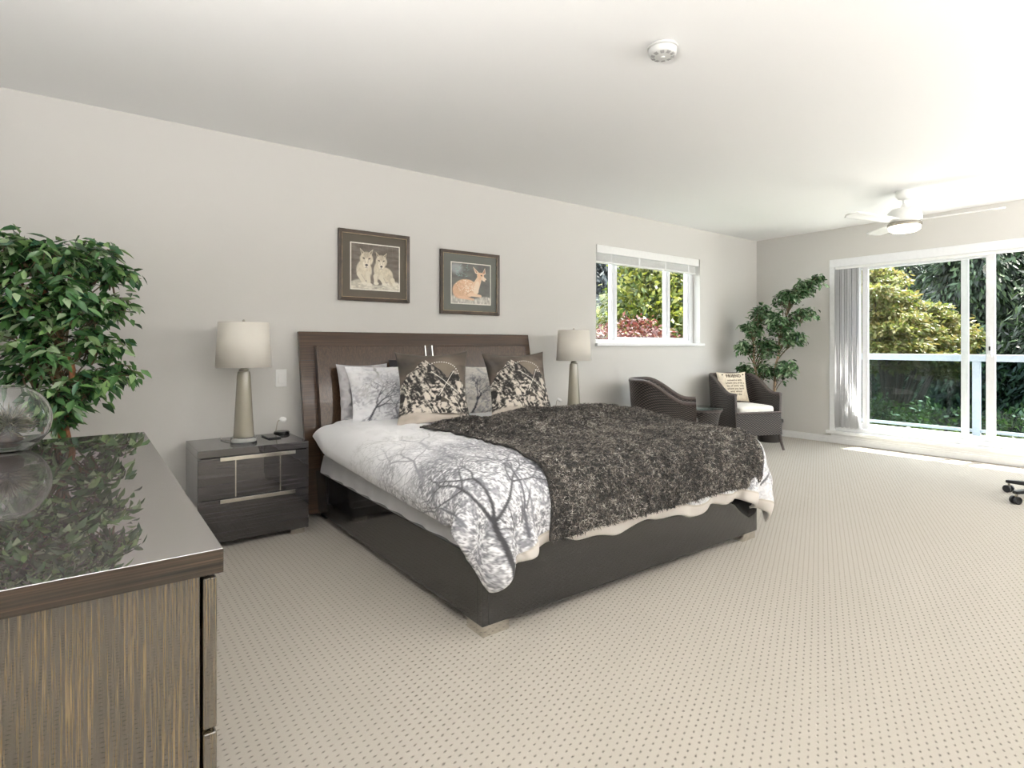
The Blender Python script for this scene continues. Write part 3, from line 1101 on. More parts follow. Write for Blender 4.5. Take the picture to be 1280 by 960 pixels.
crease = np.clip((.50 - iv / (NV2 - 1)) / .2, 0, 1) * (rg_ < .16)
keep = RNG.random(NT_) > .75 * crease                 # pile thinned so the dark backing stands in for shade in the creases
iu, iv = iu[keep], iv[keep]
NT_ = len(iu)
a_, b_ = iu.astype(int), iv.astype(int)
fu, fv = (iu - a_)[:, None], (iv - b_)[:, None]
B = (XBF[a_, b_] * (1 - fu) + XBF[a_ + 1, b_] * fu) * (1 - fv) + (XBF[a_, b_ + 1] * (1 - fu) + XBF[a_ + 1, b_ + 1] * fu) * fv
Nn = NB[a_, b_]
rv = RNG.normal(size=(NT_, 3))
rv[:, 1] -= .5
rv -= Nn * (rv * Nn).sum(1)[:, None]
rv /= np.linalg.norm(rv, axis=1)[:, None]
D = Nn * .75 + rv * .7
D /= np.linalg.norm(D, axis=1)[:, None]
sd_ = np.cross(D, RNG.normal(size=(NT_, 3))); sd_ /= np.linalg.norm(sd_, axis=1)[:, None]
ln = (.008 + .008 * RNG.random(NT_))[:, None]
wdt = .0019
tip = B + D * ln + rv * ln * .35
midp = B + D * ln * .55
V = np.stack([B - sd_ * wdt * .7, B + sd_ * wdt * .7, midp + sd_ * wdt, midp - sd_ * wdt, tip + sd_ * wdt * .3, tip - sd_ * wdt * .3], 1).reshape(-1, 3)
base = np.arange(NT_)[:, None] * 6
Q = np.concatenate([base + np.array([[0, 1, 2, 3]]), base + np.array([[3, 2, 4, 5]])], 1).reshape(-1, 4)
cw = RNG.random((400, 400)) ** 1.0
ci = (iu / (NU2 - 1) * 1.5 / .011 + .5 * RNG.normal(size=NT_) * .5).astype(int) % 400
cj = (iv / (NV2 - 1) * 1.5 / .011 + .5 * RNG.normal(size=NT_) * .5).astype(int) % 400
tc_ = np.clip(.62 * cw[ci, cj] + .38 * RNG.random(NT_) + .35 * (fbm(iu / 26, iv / 26, 91, 3) - .5), 0, 1)
pal = lin(np.array([(20, 20, 20), (42, 41, 40), (88, 81, 74), (142, 135, 126), (208, 203, 195)]))
tcol = np.stack([np.interp(tc_, [.0, .35, .55, .75, 1.0], pal[:, c]) for c in range(3)], 1)
fastmesh('fleece_pile', V - off, Q, M['fleece'], th, col=np.repeat(tcol, 6, 0))


# ---------------------------------------------------------------- pillows and cushions
def pillow(name, w, h, t, loc, tilt, yaw, mat, col=None, pinch=.035, n=90, power=2.4, wr=.006, seed=1, roll=0.0, colback=None, sag=0.0):
    """standing pillow: local x = width, z = height (0 at the base), y = thickness"""
    u = np.linspace(-1, 1, n)
    Ug, Vg2 = np.meshgrid(u, u, indexing='ij')
    def surf(sgn):
        x = Ug * w / 2 * (1 - pinch * 2 * (1 - Vg2 ** 2) * np.abs(Ug))
        z = Vg2 * h / 2 * (1 - pinch * 2 * (1 - Ug ** 2) * np.abs(Vg2))
        prof = (np.clip(1 - np.abs(Ug) ** power, 0, 1) * np.clip(1 - np.abs(Vg2) ** power, 0, 1)) ** .55
        nz = fbm(Ug * 2.5 + 5, Vg2 * 2.5 + 5, seed, 3) - .5
        fold = np.abs(fbm(Ug * 2 + 3 + .6 * Vg2, Vg2 * 3 + 8, seed + 9, 2) - .5)
        y = sgn * (prof * t / 2 + np.clip(prof * 3, 0, 1) * (nz * wr * 3 - fold * wr * 4))
        y = y * (1 - sag * Vg2)
        return np.stack([x, y, z + h / 2], -1)
    A, Bk = surf(-1), surf(1)
    V = np.concatenate([A.reshape(-1, 3), Bk.reshape(-1, 3)])
    q = gridq(n, n)
    Q = np.concatenate([q, q[:, ::-1] + n * n])
    uu, vv_ = (Ug + 1) / 2, (Vg2 + 1) / 2
    c = None
    if col is not None:
        cf = col.sample(uu, vv_).reshape(-1, 3)
        cb = cf if colback is None else np.tile(lin(colback), (n * n, 1))
        c = np.concatenate([cf, cb])
    o = fastmesh(name, V, Q, mat, col=c)
    o.location = loc
    o.rotation_euler = (Matrix.Rotation(yaw, 3, 'Z') @ Matrix.Rotation(-tilt, 3, 'X') @ Matrix.Rotation(roll, 3, 'Y')).to_euler()
    return o


def tree_print(seed, bgc=(234, 234, 236)):
    r = Ras(420, 300, bgc, 1.4, 1.0)
    rn = random.Random(seed)
    cl = fbm(r.X * 5, r.Y * 5, seed, 4)
    sp = np.clip((fbm(r.X * 40, r.Y * 40, seed + 5, 3) - .47) * 7, 0, 1) * np.clip((cl - .36) * 5, 0, 1)
    r.blend(sp * .6 * np.clip(1.15 - r.Y, .25, 1), (120, 120, 128))
    for (tx, ty, ang, ln, wd, dp, sh) in ((.22, .05, 1.2, .22, .018, 7, (70, 70, 76)), (.62, .0, 1.65, .24, .012, 7, (110, 110, 116)),
                                          (1.30, .1, 2.3, .24, .014, 7, (64, 64, 70)), (.95, .02, 1.5, .2, .009, 6, (120, 120, 126)),
                                          (.40, .98, -1.2, .2, .02, 5, (176, 176, 176)), (1.05, .98, -1.9, .2, .012, 5, (150, 150, 154))):
        paint_tree(r, (tx, ty), ang, ln, wd, dp, sh, rn)
    return r


def mountain_print():
    r = Ras(380, 380, (84, 76, 68))
    X, Y = r.X, r.Y
    r.a[:] = np.array([70, 63, 56]) + (fbm(X * 2, Y * 5, 3, 4)[..., None] - .4) * np.array([80, 70, 60])
    # sky glow behind the dotted arc
    r.ell(.66, .62, .24, .26, (120, 110, 98), soft=.5, alpha=.8)
    top = np.interp(X[0], [0, .12, .22, .34, .40, .47, .58, .70, .78, .84, .9, 1.0], [.50, .66, .72, .86, .885, .84, .73, .60, .72, .70, .60, .42])
    top = top + .02 * (fbm(X[0] * 22, X[0] * 0, 9, 3) - .5)
    mtn = (Y < top[None, :]) & (Y > .13)
    wx = X + .09 * (fbm(X * 5, Y * 5, 12, 3) - .5)
    wy = Y + .12 * (fbm(X * 5, Y * 5, 15, 3) - .5)
    side_ = wx * 1.0 + wy * .75
    rid = np.abs(fbm(side_ * 13, wy * 3.6 - wx * 3.2, 30, 5, .6) - .5) * 2
    rk = fbm(wx * 24, wy * 36, 33, 4, .65)
    v = np.clip((rid * 1.9 + (rk - .5) * 2.6 - .02) * 1.3, 0, 1) ** .8
    low = np.clip((.62 - Y) * 2.4, 0, 1)
    shade_r = np.clip((X - .42) * 5, 0, 1) * np.clip((Y - (.95 - X * .75)) * 6, 0, 1) * np.clip((.86 - X) * 8, 0, 1)
    v = np.clip(v * (.9 + .25 * low) - .45 * shade_r, 0, 1)
    colr = np.array([26, 24, 22]) + v[..., None] * (np.array([210, 202, 190]) - np.array([26, 24, 22]))
    r.blend(mtn * 1.0, colr)
    fog = np.clip((.15 + .03 * np.sin(X * 7) - Y) * 28, 0, 1)
    r.blend(fog, np.array([186, 176, 164]) + (fbm(X * 4, Y * 9, 44, 3)[..., None] - .5) * 40)
    r.blend(np.clip((X - .80) * 10, 0, 1) * np.clip((.20 - Y) * 20, 0, 1) * (rk > .5), (50, 46, 42))
    for k in range(15):                                   # dotted arc
        t = math.radians(118 - k * 6.5)
        r.ell(.60 + .30 * math.cos(t), .52 + .34 * math.sin(t), .008, .007, (246, 244, 240), soft=.4)
    r.seg((.795, .71), (.56, .37), .0035, .0035, (240, 236, 226))
    r.seg((.47, .70), (.86, .40), .0035, .0035, (240, 236, 226))
    r.poly([(.60, .36), (.58, .28), (.72, .29)], (74, 68, 60))
    return r


BT = DTOP + .018
tag(pillow('pillow', .36, .40, .11, (1.505, 3.625, BT), math.radians(14), math.radians(-1), M['grey_pillow'], seed=4, wr=.02),
    'plain grey pillow standing against the headboard behind the printed pillow', 'pillow')
tp = tree_print(3)
tag(pillow('pillow', .68, .41, .16, (1.70, 3.50, BT), math.radians(24), math.radians(-4), M['cushion'], tp, seed=7, wr=.022),
    'white tree-print pillow at the bed side beside the phone nightstand', 'pillow', 'tree-print pillows')
tp = tree_print(8, (228, 224, 216))
tag(pillow('pillow', .70, .40, .16, (2.48, 3.47, BT), math.radians(26), math.radians(-2), M['cushion'], tp, seed=17, wr=.022),
    'white tree-print pillow between the two mountain cushions, half hidden behind them', 'pillow', 'tree-print pillows')
tag(pillow('pillow', .58, .43, .11, (2.00, 3.63, BT), math.radians(16), 0, M['black_pillow'], seed=24),
    'black pillow with one corner showing above the tree-print pillow', 'pillow')
mp = mountain_print()
tag(pillow('cushion', .47, .49, .17, (1.74, 3.13, BT + .005), math.radians(17), math.radians(-25), M['cushion'], mp, pinch=.06, seed=31, n=230, power=2, roll=math.radians(-1), colback=(60, 54, 48)),
    'square mountain-print cushion tilted against the pillows on the lamp-and-phone side', 'cushion', 'mountain-print cushions')
tag(pillow('cushion', .48, .49, .17, (2.40, 3.07, BT + .005), math.radians(20), math.radians(-13), M['cushion'], mp, pinch=.06, seed=37, n=230, power=2, roll=math.radians(-1), colback=(60, 54, 48)),
    'square mountain-print cushion farther across the bed, next to the fleece throw', 'cushion', 'mountain-print cushions')

# ---------------------------------------------------------------- nightstands
def nightstand(loc, label):
    t = thing('nightstand', label, 'nightstand', loc, 0, 'charcoal gloss nightstands')
    w, dp, h = .582, .44, .54      # origin: front centre on the floor, +y to the wall
    x0, x1 = -w / 2, w / 2
    b = MB()
    b.box(x0, x1, 0, dp, h - .040, h)
    b.box(x0, x0 + .016, .002, dp, .03, h - .040).box(x1 - .016, x1, .002, dp, .03, h - .040)
    b.box(x0 + .016, x1 - .016, dp - .012, dp, .03, h - .04).box(x0 + .016, x1 - .016, .02, dp - .012, .03, .045)
    b.build('body', M['ns_wood'], t, bevel=.002)
    for (z0, z1, strips) in ((.272, .494, True), (.034, .266, False)):
        d = MB().box(x0 + .001, x1 - .001, -.002, .018, z0, z1).build('drawer', M['ns_wood'], t, bevel=.0015)
        hh = MB().box(x0 + .105, x0 + .50, -.022, -.002, z1 - .012, z1 - .002).box(x0 + .105, x0 + .50, -.024, -.018, z1 - .016, z1 + .004)
        hh.build('handle', M['chrome'], d, bevel=.001)
        if strips:
            for fx in (.318, .722):
                MB().box(x0 + w * fx - .003, x0 + w * fx + .003, -.0045, -.001, z0 + .002, z1 - .014).build('chrome_strip', M['chrome'], d)
    for sx in (x0 + .02, x1 - .10):
        MB().box(sx, sx + .08, .012, .05, 0, .03).build('foot', M['chrome'], t, bevel=.002)
        MB().box(sx, sx + .08, dp - .05, dp - .012, 0, .03).build('foot', M['chrome'], t, bevel=.002)
    return t


ns1 = nightstand((.764, 3.42, 0), 'charcoal gloss two-drawer nightstand holding the phone and charger')
ns2 = copy_tree(ns1)
ns2.location = (3.475, 3.42, 0)
ns2['label'] = 'charcoal gloss nightstand behind the bed, only its top showing'


def table_lamp(loc, label):
    t = thing('table_lamp', label, 'lamp', loc, 0, 'table lamps on the nightstands')
    MB().lathe([(.070, 0), (.072, .004), (.072, .022), (.069, .026)], n=40).build('lamp_base', M['acrylic'], t)
    MB().lathe([(.057, .0265), (.058, .03), (.0555, .06), (.050, .16), (.044, .27), (.038, .385), (.034, .408), (.030, .412)], n=40).build('lamp_body', M['lamp_body'], t)
    MB().lathe([(.024, .4125), (.027, .416), (.027, .424), (.018, .430), (.013, .440), (.013, .470)], n=24).build('lamp_neck', M['brushed'], t)
    sh = MB().lathe([(.152, .436), (.137, .700)], n=48, cap=False).build('lamp_shade', M['shade'], t)
    so = sh.modifiers.new('thick', 'SOLIDIFY'); so.thickness = .003
    sp = MB()
    for k in range(3):
        a = 2 * PI * k / 3
        sp.tube([(.008 * math.cos(a), .008 * math.sin(a), .690), (.137 * math.cos(a), .137 * math.sin(a), .694)], .002, 6)
    sp.lathe([(.012, .684), (.012, .696)], n=16)
    sp.build('shade_spider', M['brushed'], t)
    MB().tube([(0, 0, .47), (0, 0, .69)], .004, 8).build('harp', M['brushed'], t)
    MB().lathe([(.006, .695), (.009, .704), (.007, .716), (.001, .720)], n=16).build('finial', M['brushed'], t)
    return t


l1 = table_lamp((.745, 3.64, .541), 'table lamp with cream shade on the nightstand with the phone')
l2 = copy_tree(l1)
l2.location = (3.395, 3.64, .541)
l2['label'] = 'table lamp with cream shade on the far nightstand behind the bed'
# cord of the first lamp
cd = MB().tube([(.745 - .07, 3.66, .548), (.66, 3.70, .546), (.645, 3.76, .545), (.66, 3.85, .545)], .003, 8)
tag(cd.build('lamp_cord', M['brushed']), 'thin clear lamp cord trailing on the nightstand top', 'cord')

ph = thing('phone', 'black phone lying flat on the nightstand', 'phone', (.913, 3.70, .541), math.radians(3))
MB().box(-.037, .037, -.076, .076, 0, .007).build('body', M['black_metal'], ph, bevel=.003)
MB().box(-.034, .034, -.073, .073, .007, .0076).build('screen', M['black_gloss'], ph)


def charger(loc, label, rz=0):
    t = thing('charging_stand', label, 'charger', loc, rz, 'watch charging stands')
    MB().lathe([(.045, 0), (.048, .003), (.048, .012), (.042, .018), (.001, .0185)], n=32).build('base', M['black_gloss'], t)
    MB().tube([(-.036, 0, .016), (-.030, 0, .05), (-.025, 0, .078), (-.018, 0, .086), (.0, 0, .088)], .0035, 8).build('arm', M['brushed'], t)
    b = MB().lathe([(.019, -.006), (.021, 0), (.021, .006), (.017, .0095), (.001, .010)], n=24).build('puck', M['white'], t)
    b.location = (.008, 0, .090)
    b.rotation_euler = (math.radians(35), 0, 0)
    return t


charger((1.0, 3.795, .541), 'small black charging stand with white puck near the light switch')
c2 = charger((3.31, 3.74, .541), 'small charging stand with white puck behind the far mountain cushion')
tag(MB().lathe([(.02, 0), (.028, .006), (.028, .018), (.02, .024), (.001, .025)], n=24).build('small_case', M['white'], loc=(3.44, 3.50, .541)),
    'small white rounded case on the far nightstand beside the lamp', 'case')

# ---------------------------------------------------------------- dresser
DZ = .80
ds = thing('dresser', 'dark high-gloss wooden dresser with a mirror-polished top', 'dresser', (-.12, 1.66, 0))
dx1, dyn, dyf = .163, .935, 2.375
dxb = -.42
MB().box(dxb, dx1, dyn, dyf, DZ - .036, DZ).build('top', M['wood_top'], ds, world=True, bevel=.0008)
MB().box(dxb + .002, dx1 + .0004, dyn - .0006, dyf - .002, DZ - .0355, DZ - .001).build('top_edge', M['wood_h'], ds, world=True)
MB().box(dxb, .134, dyn + .012, dyn + .032, .05, DZ - .036).build('side_panel', M['wood_v'], ds, world=True, bevel=.001)
MB().box(dxb, .134, dyf - .032, dyf - .012, .05, DZ - .036).build('side_panel', M['wood_v'], ds, world=True, bevel=.001)
MB().box(dxb, dxb + .012, dyn + .032, dyf - .032, .05, DZ - .036).build('back_panel', M['dark_slot'], ds, world=True)
MB().box(dxb + .012, .120, dyn + .032, dyf - .032, .05, .07).build('bottom_panel', M['dark_slot'], ds, world=True)
ch = .226
for k in range(3):
    z1 = DZ - .044 - k * (ch + .006)
    for (ya, yb_) in ((dyn + .012, (dyn + dyf) / 2 - .002), ((dyn + dyf) / 2 + .002, dyf - .012)):
        dw = MB().box(.138, .157, ya, yb_, z1 - ch, z1).build('drawer', M['wood_v'], ds, world=True, bevel=.003)
        MB().box(.157, .168, ya + .10, yb_ - .10, z1 - .016, z1 - .006).build('handle', M['chrome'], dw, world=True, bevel=.001)
for (x, y) in ((dxb + .03, dyn + .03), (.05, dyn + .03), (dxb + .03, dyf - .09), (.05, dyf - .09)):
    MB().box(x, x + .06, y, y + .06, 0, .05).build('foot', M['chrome'], ds, world=True, bevel=.002)

# glass bowl vase with a dried plant
VR = .101
vx, vy = -.180, 2.16
vz = thing('fishbowl_vase', 'round clear glass bowl vase on the dresser top', 'vase', (vx, vy, DZ + .0005))
prof_o, prof_i = [], []
for k in range(25):
    a = -PI / 2 + .42 + (PI - .42 - .42) * k / 24
    prof_o.append((VR * math.cos(a), VR * .93 + VR * math.sin(a) * 1.0 - .0))
zmin = prof_o[0][1]
prof_o = [(r, z - zmin) for r, z in prof_o]
top_r, top_z = prof_o[-1]
prof = [(.001, .0)] + prof_o + [(top_r + .003, top_z + .003), (top_r - .001, top_z + .004)]
prof += [(max(.001, r - .0035), z + (.004 if z < .03 else 0)) for r, z in reversed(prof_o)] + [(.001, .006)]
MB().lathe(prof, n=64, cap=False).build('bowl', M['vase_glass'], vz, angle=60)
pl_ = thing('dried_plant', 'spiky grey-green dried air plant inside the glass bowl', 'dried plant', (vx, vy, DZ + .012))
NB_ = 900
th_ = RNG.random(NB_) * 2 * PI
el = np.arcsin(RNG.random(NB_) * 1.15 - .15)
D = np.stack([np.cos(el) * np.cos(th_), np.cos(el) * np.sin(th_), np.sin(el)], 1)
O = np.array([0, 0, .058]) + RNG.normal(size=(NB_, 3)) * .008
L_ = (.040 + .040 * RNG.random(NB_))[:, None]
S_ = np.cross(D, RNG.normal(size=(NB_, 3))); S_ /= np.linalg.norm(S_, axis=1)[:, None]
tip = O + D * L_ + np.array([0, 0, -.006]); mid_ = O + D * L_ * .5
V = np.stack([O - S_ * .0012, O + S_ * .0012, mid_ + S_ * .0016, mid_ - S_ * .0016, tip + S_ * .0003, tip - S_ * .0003], 1).reshape(-1, 3)
base = np.arange(NB_)[:, None] * 6
Q = np.concatenate([base + np.array([[0, 1, 2, 3]]), base + np.array([[3, 2, 4, 5]])], 1).reshape(-1, 4)
fastmesh('spikes', V, Q, M['dry'], pl_)
MB().lathe([(.001, 0), (.03, .004), (.038, .016), (.032, .032), (.02, .044), (.001, .048)], n=16).build('moss_ball', M['soil'], pl_)

# ---------------------------------------------------------------- framed pictures
def art_mesh(name, ras, x0, x1, z0, z1, y, parent, n=170):
    u = np.linspace(0, 1, n)
    Ug, Vg2 = np.meshgrid(u, u, indexing='ij')
    V = np.stack([x0 + Ug * (x1 - x0), np.full_like(Ug, y), z0 + Vg2 * (z1 - z0)], -1).reshape(-1, 3)
    return fastmesh(name, V, gridq(n, n), M['art'], parent, col=ras.sample(Ug, Vg2).reshape(-1, 3), smooth=False)


def fur(r, c, amt=22, s=60, seed=3):
    n_ = fbm(r.X * s, r.Y * s * .6, seed, 3) - .5
    return np.asarray(c, float) + n_[..., None] * 2 * amt


def cub_head(r, x, y, s, flip=1, tone=(206, 196, 176)):
    dk = (70, 62, 52)
    for sx in (-1, 1):
        r.poly([(x + sx * .085 * s, y + .055 * s), (x + sx * .115 * s, y + .175 * s), (x + sx * .03 * s, y + .10 * s)], tone)
        r.poly([(x + sx * .08 * s, y + .075 * s), (x + sx * .103 * s, y + .15 * s), (x + sx * .048 * s, y + .10 * s)], (120, 108, 94))
    r.ell(x, y, .115 * s, .115 * s, fur(r, tone), soft=.2)
    r.ell(x, y - .075 * s, .062 * s, .085 * s, fur(r, (220, 212, 196)), soft=.25)
    r.ell(x, y + .07 * s, .05 * s, .05 * s, fur(r, (168, 156, 136)), soft=.6, alpha=.7)
    for sx in (-1, 1):
        r.ell(x + sx * .048 * s, y + .012 * s, .020 * s, .012 * s, dk, ang=sx * .5, soft=.4)
        r.seg((x + sx * .03 * s, y + .005 * s), (x + sx * .022 * s, y - .06 * s), .004 * s, .006 * s, (150, 136, 116), .7)
    r.ell(x, y - .095 * s, .024 * s, .018 * s, (40, 36, 34), soft=.3)
    r.seg((x, y - .11 * s), (x, y - .135 * s), .004, .003, dk)
    r.seg((x - .03 * s, y - .14 * s), (x + .03 * s, y - .14 * s), .004, .003, dk, .8)


def cubs_art():
    r = Ras(260, 226, (92, 84, 74), 1.0, .87)
    r.a[:] = np.array([88, 80, 70]) + (fbm(r.X * 6, r.Y * 20, 2, 4)[..., None] - .5) * 70
    for k in range(10):
        x = .05 + .1 * k
        r.seg((x, .87), (x + .03, .5), .004, .001, (150, 142, 128), .35)
    g = np.clip((.15 + .05 * np.sin(r.X * 9) - r.Y) * 30, 0, 1)
    r.blend(g, np.array([196, 190, 176]) + (fbm(r.X * 18, r.Y * 40, 5, 3)[..., None] - .5) * 110)
    body = (204, 194, 174)
    r.ell(.70, .30, .17, .15, fur(r, body), ang=-.25, soft=.15)
    r.ell(.83, .20, .07, .13, fur(r, (190, 180, 160)), ang=.5, soft=.2)
    r.ell(.58, .38, .12, .18, fur(r, body), soft=.2)
    r.ell(.26, .36, .16, .20, fur(r, body), soft=.15)
    for (x0, y0, x1, y1) in ((.16, .28, .26, .12), (.34, .30, .36, .10), (.50, .26, .50, .13), (.62, .24, .68, .12), (.86, .2, .9, .13)):
        r.seg((x0, y0), (x1, y1), .05, .034, (212, 204, 186))
        r.ell(x1 + .01, y1 - .01, .055, .032, (222, 216, 202), soft=.3)
        r.seg((x0 + .045, y0), (x1 + .04, y1 + .02), .005, .003, (120, 108, 92), .7)
    r.seg((.42, .5), (.44, .2), .008, .006, (96, 86, 74), .7)
    cub_head(r, .62, .56, 1.05, tone=(200, 190, 170))
    cub_head(r, .31, .58, 1.2, tone=(202, 192, 172))
    return r


def fawn_art():
    r = Ras(240, 228, (98, 96, 92), 1.0, .95)
    r.a[:] = np.array([92, 92, 88]) + (fbm(r.X * 5, r.Y * 9, 2, 4)[..., None] - .5) * 60
    r.ell(.1, .82, .16, .12, (176, 182, 186), soft=.8, alpha=.7)
    rn = random.Random(4)
    for k in range(26):
        x, y = rn.uniform(.1, .42), rn.uniform(.62, .92)
        r.seg((x, y), (x + rn.uniform(-.09, .09), y + rn.uniform(-.05, .05)), .006, .002, (150, 186, 180), .8)
    g = np.clip((.16 + .04 * np.sin(r.X * 8 + 1) - r.Y) * 25, 0, 1)
    r.blend(g, np.array([190, 186, 178]) + (fbm(r.X * 30, r.Y * 14, 7, 3)[..., None] - .5) * 130)
    c = (214, 178, 146)
    r.ell(.36, .36, .30, .22, fur(r, c), ang=.05, soft=.08)
    r.ell(.18, .30, .16, .19, fur(r, (206, 168, 136)), soft=.15)
    r.seg((.60, .38), (.73, .66), .105, .06, (222, 192, 164))
    r.seg((.62, .30), (.66, .5), .07, .05, (232, 212, 190))
    r.seg((.20, .14), (.55, .10), .035, .025, (220, 186, 156))
    r.seg((.45, .22), (.74, .19), .045, .03, (226, 196, 168))
    r.poly([(.66, .72), (.54, .90), (.60, .74)], (226, 204, 182)); r.poly([(.66, .70), (.54, .90), (.70, .76)], (226, 204, 182))
    r.poly([(.78, .74), (.86, .89), (.88, .74), (.80, .70)], (226, 204, 182))
    r.poly([(.79, .74), (.855, .86), (.86, .75)], (168, 126, 104)); r.poly([(.63, .75), (.56, .87), (.665, .76)], (168, 126, 104))
    r.ell(.74, .68, .095, .085, fur(r, (220, 184, 152)), soft=.15)
    r.ell(.83, .61, .075, .05, fur(r, (228, 206, 184)), ang=-.5, soft=.2)
    r.ell(.885, .575, .02, .018, (52, 44, 42), soft=.3)
    r.ell(.765, .695, .02, .015, (40, 34, 32), soft=.3)
    for k in range(60):
        a, q = rn.random() * 6.28, rn.random() ** .5
        r.ell(.34 + .27 * q * math.cos(a), .40 + .15 * q * math.sin(a), .011, .009, (244, 234, 220), soft=.4)
    r.seg((.36, .20), (.50, .30), .006, .004, (150, 112, 86), .8)
    return r


def picture(x0, x1, z0, z1, mat_m, ar, ax0, ax1, az0, az1, label):
    t = thing('framed_picture', label, 'picture', ((x0 + x1) / 2, W, z0), group='framed animal pictures')
    fw = .028
    b = MB()
    yb_, yf = W - .002, W - .026
    def bar(p, q, r_, s):      # mitred bar from outer corners p,q to inner r_,s with a raised outer edge
        v = [(p[0], yb_, p[1]), (q[0], yb_, q[1]), (s[0], yb_, s[1]), (r_[0], yb_, r_[1]),
             (p[0], yf, p[1]), (q[0], yf, q[1]), (s[0], yf + .008, s[1]), (r_[0], yf + .008, r_[1])]
        b.hexa([v[0], v[1], v[2], v[3], v[4], v[5], v[6], v[7]])
    o_ = [(x0, z0), (x1, z0), (x1, z1), (x0, z1)]
    i_ = [(x0 + fw, z0 + fw), (x1 - fw, z0 + fw), (x1 - fw, z1 - fw), (x0 + fw, z1 - fw)]
    for k in range(4):
        bar(o_[k], o_[(k + 1) % 4], i_[k], i_[(k + 1) % 4])
    b.build('frame', M['frame_wood'], t, world=True, bevel=.002, smooth=False)
    lip = MB()
    e = .004
    for (a0, a1, c0_, c1_) in ((x0 + fw - e, x1 - fw + e, z0 + fw - e, z0 + fw), (x0 + fw - e, x1 - fw + e, z1 - fw, z1 - fw + e),
                               (x0 + fw - e, x0 + fw, z0 + fw, z1 - fw), (x1 - fw, x1 - fw + e, z0 + fw, z1 - fw)):
        lip.box(a0, a1, yf + .005, yf + .012, c0_, c1_)
    lip.build('frame_lip', simple('worn_gold_lip', (142, 124, 96), .4, .2), t, world=True)
    MB().box(x0 + fw - .002, x1 - fw + .002, W - .012, W - .003, z0 + fw - .002, z1 - fw + .002).build('mat_board', mat_m, t, world=True)
    MB().box(ax0 - .008, ax1 + .008, W - .0128, W - .011, az0 - .008, az1 + .008).build('mat_bevel', M['mat_white'], t, world=True)
    o = art_mesh('art', ar, ax0 - t.location.x, ax1 - t.location.x, az0 - t.location.z, az1 - t.location.z, -.0135, t)
    return t


picture(1.413, 1.961, 1.427, 1.932, M['mat_brown'], cubs_art(), 1.508, 1.876, 1.515, 1.838, 'framed picture of two pale wolf cubs lying side by side')
picture(2.228, 2.797, 1.360, 1.870, M['mat_green'], fawn_art(), 2.334, 2.706, 1.450, 1.772, 'framed picture of a spotted fawn lying down')

# ---------------------------------------------------------------- wicker chairs
def woven(name, A, parent, closed=False, us=1.0):
    """grid (rows = height, cols = around) with UVs in metres"""
    A = np.asarray(A)
    if closed:
        A = np.concatenate([A, A[:, :1]], 1)
    n, m_ = A.shape[:2]
    du = np.linalg.norm(np.diff(A, axis=1), axis=-1).mean(0)
    uu = np.r_[0, np.cumsum(du)] * us
    dv = np.linalg.norm(np.diff(A, axis=0), axis=-1).mean(1)
    vv_ = np.r_[0, np.cumsum(dv)]
    Ug, Vg2 = np.meshgrid(vv_, uu, indexing='ij')
    uv = np.stack([Vg2, Ug], -1).reshape(-1, 2)
    return fastmesh(name, A.reshape(-1, 3), gridq(n, m_), M['wicker'], parent, uv=uv)


